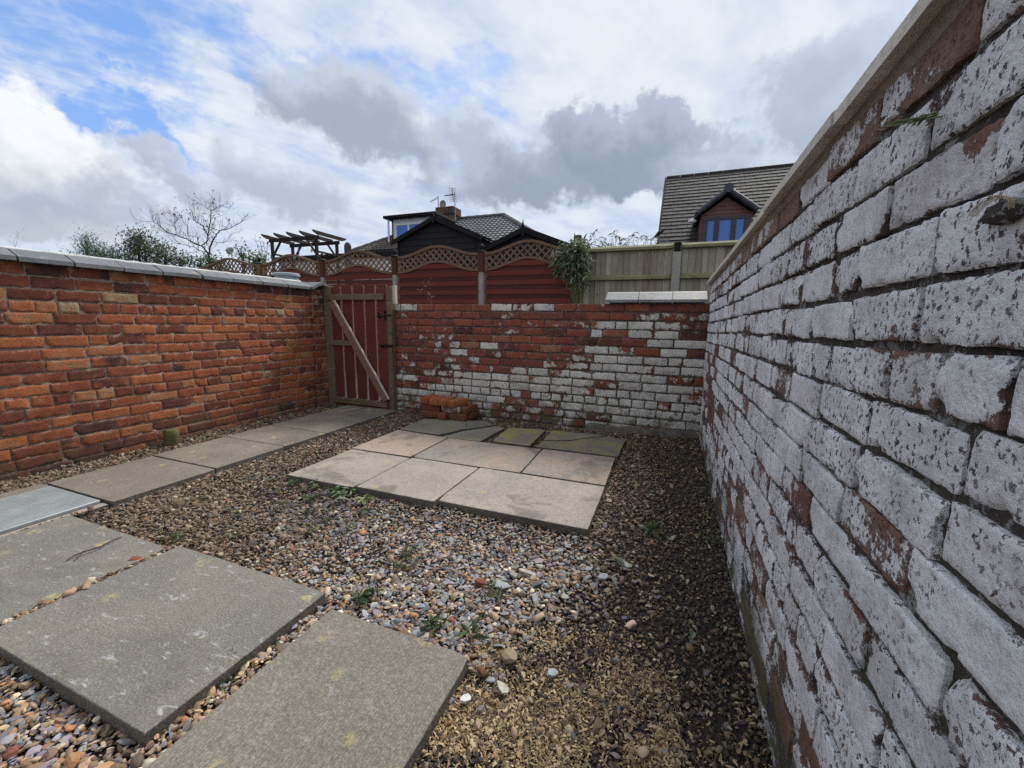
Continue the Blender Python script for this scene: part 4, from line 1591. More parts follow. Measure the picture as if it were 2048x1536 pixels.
def build_grey_fence():
    Y = 6.72
    root = empty('board_fence', (0.2, Y, -0.05))
    tag(root, 'silvery close-boarded fence with green algae rails, right of the red fence', 'fence')
    x0, x1 = at_y(1157, 560, Y).x, 2.6
    zt0, zt1 = at_y(1170, 503, Y).z, at_y(1470, 491, Y).z
    x = x0
    while x < x1:
        w = random.uniform(0.078, 0.108)
        h = zt0 + 0.07 + random.uniform(-0.010, 0.010)
        m = MB()
        m.bbox((-w / 2, -0.007, -h / 2), (w / 2 + 0.012, 0.006, h / 2), 0.002)
        o = m.build('board', M_grey_fence)
        put(o, root, (x + w / 2, Y + random.uniform(-0.007, 0.004), h / 2 - 0.05), (0, random.gauss(0, 0.004), random.gauss(0.17, 0.05)))
        x += w
    px = at_y(1352, 540, Y).x
    for (v, h) in ((497, 0.075), (555, 0.075)):
        z = at_y(1250, v, Y).z
        for (a, b) in ((x0 - 0.01, px - 0.062), (px + 0.062, x1)):
            m = MB()
            L = b - a
            m.add([(-L / 2, -0.055, -h / 2), (L / 2, -0.055, -h / 2), (L / 2, -0.055, h / 2 - 0.035), (-L / 2, -0.055, h / 2 - 0.035),
                   (-L / 2, 0.0, -h / 2 - 0.01), (L / 2, 0.0, -h / 2 - 0.01), (L / 2, 0.0, h / 2), (-L / 2, 0.0, h / 2)],
                  [(0, 1, 2, 3), (3, 2, 6, 7), (1, 0, 4, 5), (0, 3, 7, 4), (2, 1, 5, 6), (5, 4, 7, 6)])
            o = m.build('rail', M_green_rail)
            put(o, root, ((a + b) / 2, Y - 0.014, z))
    z = at_y(1352, 506, Y).z
    m = MB()
    m.bbox((px - 0.058, Y - 0.115, -0.1), (px + 0.058, Y - 0.017, z), 0.010)
    m.build('concrete_post', M_post_conc, root)
    m = MB()
    zt = at_y(1352, 486, Y).z
    m.bbox((px - 0.042, Y - 0.085, z + 0.002), (px + 0.042, Y - 0.02, zt), 0.004)
    m.build('notch_block', M_black_trim, root)  # black block standing for the dark square notch above the post
    # stub of timber post among the leaves
    p0 = at_y(1158, 472, Y)
    m = MB()
    m.bbox((p0.x - 0.062, Y - 0.10, 0.0), (p0.x + 0.055, Y - 0.02, p0.z), 0.010)
    m.build('wooden_post', M_stump, root)


build_grey_fence()


# ------------------------------------------------------------------ black sheds
def shed(name, label, Y, ul, ur, vwall, apex, eaveL, eaveR, depth, finial, rows, trimw):
    """gable-fronted shed; pixel corners are read on its front plane Y"""
    A = at_y(*apex, Y)
    EL, ER = at_y(*eaveL, Y), at_y(*eaveR, Y)
    ze = (EL.z + ER.z) / 2
    half = max(A.x - EL.x, ER.x - A.x)
    EL, ER = Vector((A.x - half, Y, ze)), Vector((A.x + half, Y, ze))
    xl, xr = EL.x + 0.14, ER.x - 0.14
    root = empty(name, ((xl + xr) / 2, Y, -0.05))
    tag(root, label, 'shed', 'black sheds behind the red fence')
    slope = (A.z - ze) / half
    roof_z = lambda x: A.z - abs(x - A.x) * slope - 0.03
    # feather-edge boards of the gable, each one a plank that laps the one below
    zb = 0.0
    bh = 0.150
    k = 0
    while zb < A.z - 0.08:
        zt = min(zb + bh + 0.015, A.z - 0.05)
        zm = zb
        xa = max(xl, A.x - max(0.02, (A.z - 0.03 - zm) / slope))
        xb = min(xr, A.x + max(0.02, (A.z - 0.03 - zm) / slope))
        xa2 = max(xl, A.x - max(0.0, (A.z - 0.03 - zt) / slope))
        xb2 = min(xr, A.x + max(0.0, (A.z - 0.03 - zt) / slope))
        cxm = (xl + xr) / 2
        if xb - xa > 0.1:
            m = MB()
            a0, b0 = -0.020, -0.004
            m.add([(xa - cxm, a0, 0), (xb - cxm, a0, 0), (xb2 - cxm, b0, zt - zb), (xa2 - cxm, b0, zt - zb),
                   (xa - cxm, 0.012, 0), (xb - cxm, 0.012, 0), (xb2 - cxm, 0.012, zt - zb), (xa2 - cxm, 0.012, zt - zb)],
                  [(0, 1, 2, 3), (1, 0, 4, 5), (1, 5, 6, 2), (4, 0, 3, 7), (3, 2, 6, 7), (5, 4, 7, 6)])
            o = m.build('board', M_black_wood)
            put(o, root, (cxm, Y, zb), (0, random.gauss(0, 0.0015), 0))
        zb += bh
        k += 1
    # side walls and back
    m = MB()
    m.box((xr - 0.02, Y + 0.014, -0.05), (xr, Y + depth, roof_z(xr)))
    m.box((xl, Y + 0.014, -0.05), (xl + 0.02, Y + depth, roof_z(xl)))
    m.box((xl + 0.022, Y + depth - 0.02, -0.05), (xr - 0.022, Y + depth, ze - 0.05))
    m.build('side_wall', M_black_wood, root)
    for s, xx in ((-1, xl), (1, xr)):
        m = MB()
        m.bbox((xx - 0.03, Y - 0.034, -0.05), (xx + 0.03, Y - 0.021, roof_z(xx) - 0.01), 0.003)
        m.build('corner_trim', M_black_trim, root)
    # roof planes
    for s in (-1, 1):
        m = MB()
        e = Vector((A.x + s * half, 0, ze))
        a = Vector((A.x, 0, A.z))
        n = Vector((s * slope, 0, 1)).normalized() * 0.025
        q = [a, e, e + n, a + n]
        m.prism([(p.x, Y - 0.10, p.z) for p in (q if s > 0 else q[::-1])], (0, depth + 0.2, 0))
        m.build('roof', M_black_trim, root)
        # barge board
        m = MB()
        d = (e - a).normalized()
        dn = Vector((0, 0, -trimw))
        q = [a + Vector((0, 0, 0.012)), e + d * 0.02 + Vector((0, 0, 0.012)), e + d * 0.02 + dn, a + dn]
        m.prism([(p.x, Y - 0.128, p.z) for p in (q if s > 0 else q[::-1])], (0, 0.026, 0))
        m.build('barge_board', M_black_trim, root)
    if finial:
        m = MB()
        w, h = finial
        zt = A.z + h
        m.prism([(A.x - w * 0.5, Y - 0.150, A.z - 0.18), (A.x + w * 0.5, Y - 0.150, A.z - 0.18), (A.x + w, Y - 0.150, A.z - 0.02), (A.x + w * 0.35, Y - 0.150, A.z + h * 0.35), (A.x, Y - 0.150, zt),
                 (A.x - w * 0.35, Y - 0.150, A.z + h * 0.35), (A.x - w, Y - 0.150, A.z - 0.02)], (0, 0.02, 0))
        m.build('finial', M_black_trim, root)
    return root


shed('garden_shed', 'black boarded garden shed in front of the white dormer', 9.4, 799, 955, 485, (872, 434), (789, 483), (957, 474), 2.0, (0.05, 0.09), 8, 0.10)
shed('garden_shed', 'black boarded garden shed with a spiky finial, the right one of the two', 8.9, 980, 1135, 490, (1050, 457), (967, 500), (1139, 489), 2.0, (0.055, 0.17), 8, 0.10)


# dark flat-roofed outbuilding behind the pergola
def outbuilding():
    Y = 13.6
    a, b = at_y(556, 512, Y), at_y(792, 505, Y)
    root = empty('outbuilding', ((a.x + b.x) / 2, Y, -0.05))
    tag(root, 'low dark flat-roofed outbuilding seen behind the pergola', 'shed')
    zt = (a.z + b.z) / 2
    m = MB()
    m.box((a.x, Y, -0.05), (b.x, Y + 2.4, zt - 0.2))
    m.build('wall', M_white_wall, root)
    m = MB()
    m.bbox((a.x - 0.1, Y - 0.12, zt - 0.2), (b.x + 0.1, Y + 2.6, zt), 0.02)
    m.build('roof', M_black_trim, root)


outbuilding()


# ------------------------------------------------------------------ pergola
def pergola():
    Yf, Yb = 11.2, 12.2
    root = empty('pergola', (at_y(600, 500, Yf).x, Yf, -0.05))
    tag(root, 'small dark brown wooden pergola with five pointed rafters', 'pergola')
    fl, fr = at_y(543.5, 478, Yf), at_y(632, 474, Yf)
    bl, br = at_y(584.5, 486, Yb), at_y(673, 480, Yb)
    zt = sum(p.z for p in (fl, fr, bl, br)) / 4 - 0.13
    for p in (fl, fr, bl, br):
        m = MB()
        m.bbox((p.x - 0.045, p.y - 0.045, -0.05), (p.x + 0.045, p.y + 0.045, zt), 0.006)
        m.build('post', M_pergola, root)
    for a, b in ((fl, fr), (bl, br)):
        m = MB()
        m.bar((a.x - 0.12, a.y, zt + 0.062), (b.x + 0.12, b.y, zt + 0.062), 0.05, 0.12)
        m.build('beam', M_pergola, root)
    for i in range(5):
        t = -0.08 + 1.16 * i / 4
        f = Vector((fl.x + (fr.x - fl.x) * t, Yf, zt + 0.185))
        b = Vector((bl.x + (br.x - bl.x) * t, Yb, zt + 0.185))
        d = (b - f).normalized()
        p, q = f - d * 0.32, b + d * 0.30
        m = MB()
        s = d.cross(Vector((0, 0, 1))).normalized() * 0.024
        h = 0.062
        prof = [p + Vector((0, 0, h)), p + d * 0.05 + Vector((0, 0, 0.0)), p + d * 0.22 + Vector((0, 0, -h)), q - d * 0.2 + Vector((0, 0, -h)), q + Vector((0, 0, 0.02)), q + Vector((0, 0, h))]
        m.prism([x - s for x in prof], s * 2)
        m.build('rafter', M_pergola, root)
    # knee braces and side rails
    def br_(p, q, w=0.05):
        m = MB()
        m.bar(p, q, w, 0.06)
        m.build('brace', M_pergola, root)
    z1 = zt - 0.45
    for a, b in ((fl, fr), (bl, br)):
        br_((a.x + 0.05, a.y, z1), (a.x + 0.42, a.y, zt + 0.01))
        br_((b.x - 0.05, b.y, z1), (b.x - 0.42, b.y, zt + 0.01))
    for a, b in ((fl, bl), (fr, br)):
        d = (Vector((b.x, b.y, 0)) - Vector((a.x, a.y, 0)))
        A, B = Vector((a.x, a.y, zt - 0.40)), Vector((b.x, b.y, zt - 0.40))
        br_(A, B, 0.045)
        br_(Vector((a.x, a.y, zt - 0.5)), Vector((b.x, b.y, zt - 1.15)), 0.04)
        br_(Vector((a.x, a.y, zt - 1.1)), Vector((b.x, b.y, zt - 0.5)), 0.04)


pergola()


def small_things_beyond():
    # dark rounded post top
    Y = 10.5
    a, b = at_y(688.5, 505, Y), at_y(700, 484, Y)
    m = MB()
    pts = [(a.x, Y, 0.0), (b.x, Y, 0.0)]
    r = (b.x - a.x) / 2
    cx_ = (a.x + b.x) / 2
    for k in range(9):
        t = math.pi * k / 8
        pts.append((cx_ + r * math.cos(t), Y, b.z - r + r * math.sin(t)))
    m.prism(pts, (0, 0.05, 0))
    o = m.build('round_topped_board', plain('dark_purple_paint', (0.035, 0.028, 0.045), 0.6))
    tag(o, 'dark round-topped board standing upright, right of the pergola', 'board')
    # hanging ornaments
    Y = 11.5
    c = at_y(623, 501, Y)
    m = MB()
    pts = []
    for k in range(10):
        rr = 0.085 if k % 2 == 0 else 0.038
        t = math.pi / 2 + math.pi * k / 5
        pts.append((c.x + rr * math.cos(t), Y, c.z + rr * math.sin(t)))
    m.prism(pts[::-1], (0, 0.015, 0))
    o = m.build('star_ornament', M_gold)
    tag(o, 'small gold star ornament under the pergola', 'ornament')
    c = at_y(597.5, 503, Y)
    m = MB()
    m.tube([(c.x, Y, c.z - 0.13), (c.x, Y, c.z + 0.11)], [0.018, 0.02], 8)
    m.tube([(c.x - 0.05, Y, c.z + 0.04), (c.x + 0.05, Y, c.z + 0.04)], 0.016, 8)
    m.tube([(c.x, Y, c.z + 0.10), (c.x, Y, c.z + 0.16)], [0.03, 0.01], 8)
    o = m.build('blue_cross_ornament', M_blue_orn)
    tag(o, 'small blue cross-shaped ornament under the pergola', 'ornament')
    c = at_y(590, 515, 10.9)
    m = MB()
    m.tube([c + Vector((0, 0, -0.1)), c, c + Vector((0, 0, 0.1))], [0.012, 0.05, 0.012], 8)
    o = m.build('glass_ornament', M_green_orn)
    tag(o, 'pale green glass ornament hanging behind the lattice', 'ornament')
    # satellite dish on a pole behind the left wall
    Y = 12.0
    c = at_y(460, 502, Y)
    root = empty('satellite_dish', (c.x, Y, -0.05))
    tag(root, 'grey satellite dish on a pole right of the bare tree', 'satellite dish')
    m = MB()
    R0 = 0.17
    V, F = [c + Vector((0, 0.02, 0))], []
    nrm = Vector((0.35, -0.85, 0.35)).normalized()
    s = nrm.cross(Vector((0, 0, 1))).normalized()
    u = s.cross(nrm)
    V = [c - nrm * 0.03]
    for ring in (0.5, 1.0):
        for k in range(20):
            t = 2 * math.pi * k / 20
            V.append(c + s * (R0 * 0.86 * ring * math.cos(t)) + u * (R0 * ring * math.sin(t)) - nrm * 0.03 * (1 - ring ** 2))
    F = [(0, 1 + k, 1 + (k + 1) % 20) for k in range(20)] + [(1 + k, 21 + k, 21 + (k + 1) % 20, 1 + (k + 1) % 20) for k in range(20)]
    m.add(V, F)
    m.build('dish', M_dish, root, smooth=True)
    m = MB()
    m.tube([c - u * 0.12, c - u * 0.10 + nrm * 0.2], 0.012, 6)
    m.tube([c - u * 0.10 + nrm * 0.18, c - u * 0.10 + nrm * 0.25], 0.024, 8)
    m.build('feed_arm', M_black_metal, root)
    m = MB()
    m.tube([c - nrm * 0.04, Vector((c.x, Y + 0.06, c.z - 0.15)), Vector((c.x, Y + 0.06, -0.05))], 0.022, 8)
    m.build('pole', M_grey_metal, root)
    # water butt lid just over the coping
    X = -5.1
    a, b = at_x(559.5, 548, X), at_x(587, 549, X)
    Y = (a.y + b.y) / 2 * 0.99
    c = at_x(573, 550, X)
    r = 0.16
    root = empty('water_butt', (c.x, c.y, -0.05))
    tag(root, 'pale blue grey water butt rising behind the left wall coping', 'water butt')
    m = MB()
    m.tube([(c.x, c.y, -0.05), (c.x, c.y, 0.8), (c.x, c.y, c.z - 0.02)], [r * 0.85, r, r * 0.95], 24)
    m.build('barrel', M_blue_plastic, root, smooth=False)
    m = MB()
    m.tube([(c.x, c.y, c.z - 0.02), (c.x, c.y, c.z + 0.012), (c.x, c.y, c.z + 0.022)], [r * 1.08, r * 1.08, r * 0.98], 24)
    m.build('lid', M_blue_plastic, root)


small_things_beyond()


# ------------------------------------------------------------------ houses
def tile_plane(name, parent, mat, p0, ux, up, W, H, gauge, tw, wave=0.0, edgefn=None, bond=True, seed=1, th=0.022):
    """courses of real lapped tiles on a roof plane: p0 lower-left, ux along the eave, up the slope"""
    rs = random.Random(seed)
    nrm = ux.cross(up).normalized()
    if nrm.z < 0:
        nrm = -nrm
    m = MB()
    rows = int(H / gauge) + 1
    for r in range(rows):
        s0 = r * gauge
        s1 = min(s0 + gauge * 1.12, H)
        a, b = (0.0, W) if edgefn is None else edgefn(min(s0 + gauge * 0.5, H))
        x = a - (tw * 0.5 if (r % 2 and bond) else 0)
        while x < b - 0.01:
            xa, xb = max(a, x + 0.004), min(b, x + tw - 0.004)
            x += tw
            if xb - xa < 0.03:
                continue
            lift = rs.uniform(0, 0.006)
            if wave == 0:
                q = [p0 + ux * xa + up * s0 + nrm * (th + lift), p0 + ux * xb + up * s0 + nrm * (th + lift + rs.uniform(-.003, .003)),
                     p0 + ux * xb + up * s1 + nrm * 0.004, p0 + ux * xa + up * s1 + nrm * 0.004,
                     p0 + ux * xa + up * s0 - nrm * 0.002, p0 + ux * xb + up * s0 - nrm * 0.002]
                m.add(q, [(0, 1, 2, 3), (4, 5, 1, 0)])
            else:
                n = 6
                V = []
                for k in range(n + 1):
                    t = k / n
                    hgt = wave * math.sin(2 * math.pi * t) + wave
                    xx = xa + (xb - xa) * t
                    V.append(p0 + ux * xx + up * s0 + nrm * (th + hgt))
                    V.append(p0 + ux * xx + up * s1 + nrm * (0.004 + hgt))
                    V.append(p0 + ux * xx + up * s0 + nrm * (hgt - 0.02))
                F = []
                for k in range(n):
                    F += [(k * 3, k * 3 + 3, k * 3 + 4, k * 3 + 1), (k * 3 + 2, k * 3 + 5, k * 3 + 3, k * 3)]
                m.add(V, F)
    o = m.build(name, mat, parent)
    tag(o, kind='stuff')
    return o


def roof_tile_mat(name, c1, c2, c3, rough=0.75):
    m, nt, b = newmat(name)
    w = worldvec(nt)
    n1 = nt.noise(w, 1.3, 5, 0.6)
    n2 = nt.noise(w, 9, 5, 0.7)
    cell = nt.voronoi(w, 4.5, 'F1', 'Color')
    c = nt.mix(nt.range(n1, 0.35, 0.65), c1, c2)
    c = nt.mix(nt.range(n2, 0.5, 0.75, 0, 0.7), c, c3)
    sc_ = nt.n.new('ShaderNodeSeparateColor')
    nt.l.new(cell, sc_.inputs[0])
    c = nt.mix(nt.range(sc_.outputs[0], 0.2, 1.0, 0, 0.35), c, nt.mix(0.5, c, (0.02, 0.018, 0.016)))
    nt.l.new(c, b.inputs['Base Color'])
    b.inputs['Roughness'].default_value = rough
    nt.l.new(nt.bump(n2, 0.3, 0.01), b.inputs['Normal'])
    return m


M_roof_brown = roof_tile_mat('brown_roof_tile', (0.027, 0.024, 0.023), (0.019, 0.017, 0.016), (0.039, 0.036, 0.031))
M_roof_grey = roof_tile_mat('grey_pantile', (0.105, 0.108, 0.115), (0.075, 0.078, 0.084), (0.135, 0.135, 0.137), 0.6)
M_roof_moss = roof_tile_mat('mossy_brown_pantile', (0.095, 0.072, 0.055), (0.065, 0.055, 0.042), (0.12, 0.11, 0.06))
M_chimney = brick_material('chimney_brick', [(0.0, (0.06, 0.042, 0.034)), (0.5, (0.125, 0.082, 0.062)), (1.0, (0.19, 0.13, 0.095))], moss=False)


def right_house():
    Ye = 13.0
    base = at_y(1322, 492, Ye)
    # find the ridge depth for a 40 degree roof
    sl = math.tan(R(41))
    d = 0.5
    for _ in range(60):
        top = at_y(1329, 357, Ye + d)
        d += ((top.z - base.z) / sl - d) * 0.6
    rise = top.z - base.z
    x0 = (base.x + top.x) / 2
    W = 11.0
    root = empty('house', (x0 + W / 2, Ye, -0.05))
    tag(root, 'house with a steep dark tiled roof and a mahogany gabled dormer, behind the right wall', 'house')
    low = 1.9                                      # the roof carries on down behind the fence
    up = Vector((0, d, rise)).normalized()
    p0 = Vector((x0, Ye, base.z)) - up * low
    H = math.hypot(d, rise) + low
    ux = Vector((1, 0, 0))
    m = MB()
    e = [p0, p0 + ux * W, p0 + ux * W + up * H, p0 + up * H]
    m.add([x - Vector((0, 0, 0.03)) for x in e] + [x - Vector((0, 0, 0.10)) for x in e], [(0, 1, 2, 3), (7, 6, 5, 4), (0, 3, 7, 4), (1, 0, 4, 5), (2, 1, 5, 6)])
    rf = m.build('roof', M_roof_brown, root)
    o = tile_plane('roof_tiles', None, M_roof_brown, p0, ux, up, W, H, 0.215, 0.30, seed=4, th=0.022)
    put(o, rf)
    # ridge and verge
    m = MB()
    rz = p0 + up * H
    x = 0.0
    while x < W:
        m.tube([rz + ux * (x + 0.004) + Vector((0, 0.02, 0.0)), rz + ux * min(W, x + 0.44) + Vector((0, 0.02, 0.0))], 0.075, 8)
        x += 0.45
    o = m.build('ridge_tiles', M_roof_brown)
    put(o, rf)
    m = MB()
    v0, v1 = p0 + Vector((-0.03, 0, -0.03)), rz + Vector((-0.03, 0, -0.03))
    m.bar(v0, v1, 0.05, 0.13, (0, -rise, d))
    o = m.build('verge', M_black_trim)
    put(o, rf)
    # gable and front walls
    ridgeY = Ye + d
    m = MB()
    m.prism([(x0 + 0.05, p0.y, -0.05), (x0 + 0.05, 2 * ridgeY - p0.y, -0.05), (x0 + 0.05, 2 * ridgeY - p0.y, p0.z - 0.1), (x0 + 0.05, ridgeY, rz.z - 0.12), (x0 + 0.05, p0.y, p0.z - 0.1)], (0.2, 0, 0))
    m.build('gable_wall', M_chimney, root)
    m = MB()
    m.box((x0 + 0.26, p0.y + 0.3, -0.05), (x0 + W - 0.1, p0.y + 0.5, p0.z + 0.05))
    m.build('front_wall', M_chimney, root)
    # far roof slope
    m = MB()
    q = Vector((x0, 2 * ridgeY - p0.y, p0.z))
    m.prism([rz, rz + ux * W, q + ux * W, q], (0, 0, -0.08))
    m.build('rear_roof', M_roof_brown, root)
    # dormer
    DY = Ye - 0.55
    ap = at_y(1455, 389, DY)
    el, er = at_y(1391, 432, DY), at_y(1509, 424, DY)
    half = (er.x - el.x) / 2
    cx_ = ap.x
    ze = (el.z + er.z) / 2 - 0.02
    wl, wr = at_y(1399, 470, DY).x, at_y(1502, 470, DY).x
    zb = at_y(1450, 500, DY).z - 0.25
    depth = 2.6
    dm = MB()
    dm.box((wl, DY, zb), (wl + 0.12, DY + depth, ze + 0.05))
    dm.box((wr - 0.12, DY, zb), (wr, DY + depth, ze + 0.05))
    dm.prism([(wl + 0.122, DY + 0.002, ze - 0.10), (wr - 0.122, DY + 0.002, ze - 0.10), (wr - 0.122, DY + 0.002, ze + 0.02), (cx_, DY + 0.002, ap.z - 0.05), (wl + 0.122, DY + 0.002, ze + 0.02)], (0, 0.1, 0))
    dorm = dm.build('dormer', M_brown_upvc, root)
    # cladding boards on the little gable
    sl2 = (ap.z - ze) / half
    z = ze - 0.08
    while z < ap.z - 0.1:
        hw = min((ap.z - 0.06 - z) / sl2, half - 0.1)
        hw2 = min((ap.z - 0.06 - z - 0.1) / sl2, half - 0.1)
        if hw2 > 0.03:
            m = MB()
            m.add([(cx_ - hw, DY - 0.022, z), (cx_ + hw, DY - 0.022, z), (cx_ + hw2, DY - 0.006, z + 0.1), (cx_ - hw2, DY - 0.006, z + 0.1),
                   (cx_ - hw, DY + 0.0, z), (cx_ + hw, DY + 0.0, z)], [(0, 1, 2, 3), (1, 0, 4, 5)])
            o = m.build('cladding_board', M_brown_upvc)
            put(o, dorm)
        z += 0.1
    for s in (-1, 1):
        m = MB()
        a, e_ = Vector((cx_, 0, ap.z + 0.03)), Vector((cx_ + s * half, 0, ze))
        n = Vector((s * sl2, 0, 1)).normalized() * 0.09
        q = [a, e_, e_ + n, a + n]
        m.prism([(p.x, DY - 0.16, p.z) for p in (q if s > 0 else q[::-1])], (0, depth, 0))
        o = m.build('dormer_roof', M_lead)
        put(o, dorm)
        # roll-edge tiles along the verge
        m = MB()
        L = (e_ - a).length
        k = 0
        while k * 0.3 < L - 0.05:
            p = a + (e_ - a) * (k * 0.3 / L)
            q = a + (e_ - a) * (min(L, k * 0.3 + 0.31) / L)
            m.tube([Vector((p.x, DY - 0.17, p.z + 0.06)), Vector((q.x, DY - 0.17, q.z + 0.045))], 0.07, 8)
            k += 1
        o = m.build('verge_tiles', M_lead)
        put(o, dorm)
    m = MB()
    m.tube([(cx_, DY - 0.25, ap.z + 0.10), (cx_, DY + 1.2, ap.z + 0.10)], 0.115, 10)
    o = m.build('ridge_end', M_lead)
    put(o, dorm)
    # window with three lights, vertical blind behind
    wx0, wx1 = at_y(1405, 460, DY).x, at_y(1496, 460, DY).x
    zt = ze - 0.03
    win = MB()
    fw = 0.07
    edges = [wx0, wx0 + (wx1 - wx0) * 0.31, wx0 + (wx1 - wx0) * 0.68, wx1]
    win.box((wx0, DY - 0.03, zt - 0.09), (wx1, DY + 0.04, zt))
    win.box((wx0, DY - 0.03, zb), (wx1, DY + 0.04, zb + 0.09))
    for i, x in enumerate(edges):
        w_ = 0.055 if i in (0, 3) else 0.06
        xa = x if i == 0 else (x - w_ * 2 if i == 3 else x - w_)
        win.box((xa, DY - 0.028, zb + 0.0905), (xa + w_ * 2, DY + 0.038, zt - 0.0905))
    wo = win.build('window', M_dark_frame, root)
    for i in range(3):
        xa = edges[i] + 0.06 + (0.05 if i == 0 else 0)
        xb = edges[i + 1] - 0.06 - (0.05 if i == 2 else 0)
        m = MB()
        m.box((xa, DY, zb + 0.09), (xb, DY + 0.012, zt - 0.09))
        o = m.build('pane', M_pane)
        put(o, wo)
    m = MB()
    n = 26
    for k in range(n):
        xa = wx0 + 0.1 + (wx1 - wx0 - 0.2) * k / n
        m.box((xa, DY + 0.045, zb), (xa + (wx1 - wx0 - 0.2) / n * 0.60, DY + 0.055 + 0.01 * (k % 2), zt - 0.26))
    o = m.build('blind', M_blind)
    put(o, wo)
    m = MB()
    m.box((wx0 + 0.02, DY + 0.09, zb), (wx1 - 0.02, DY + 0.10, zt))
    o = m.build('curtain', M_curtain)
    put(o, wo)
    # outside lamp and the gutter end
    p = at_y(1383, 443, DY - 0.1)
    m = MB()
    m.tube([p + Vector((-0.08, 0, 0)), p + Vector((0.02, 0, 0.02)), p + Vector((0.1, 0.1, 0.02))], [0.035, 0.06, 0.03], 10)
    m.build('lamp', M_white_pvc, root)
    p = at_y(1317, 467, Ye - 0.1)
    m = MB()
    m.tube([p + Vector((-0.10, 0, -0.10)), p + Vector((0.02, 0, 0.02)), p + Vector((0.12, 0.05, 0.08))], [0.03, 0.055, 0.03], 8)
    m.build('gutter_end', M_black_metal, root)


right_house()


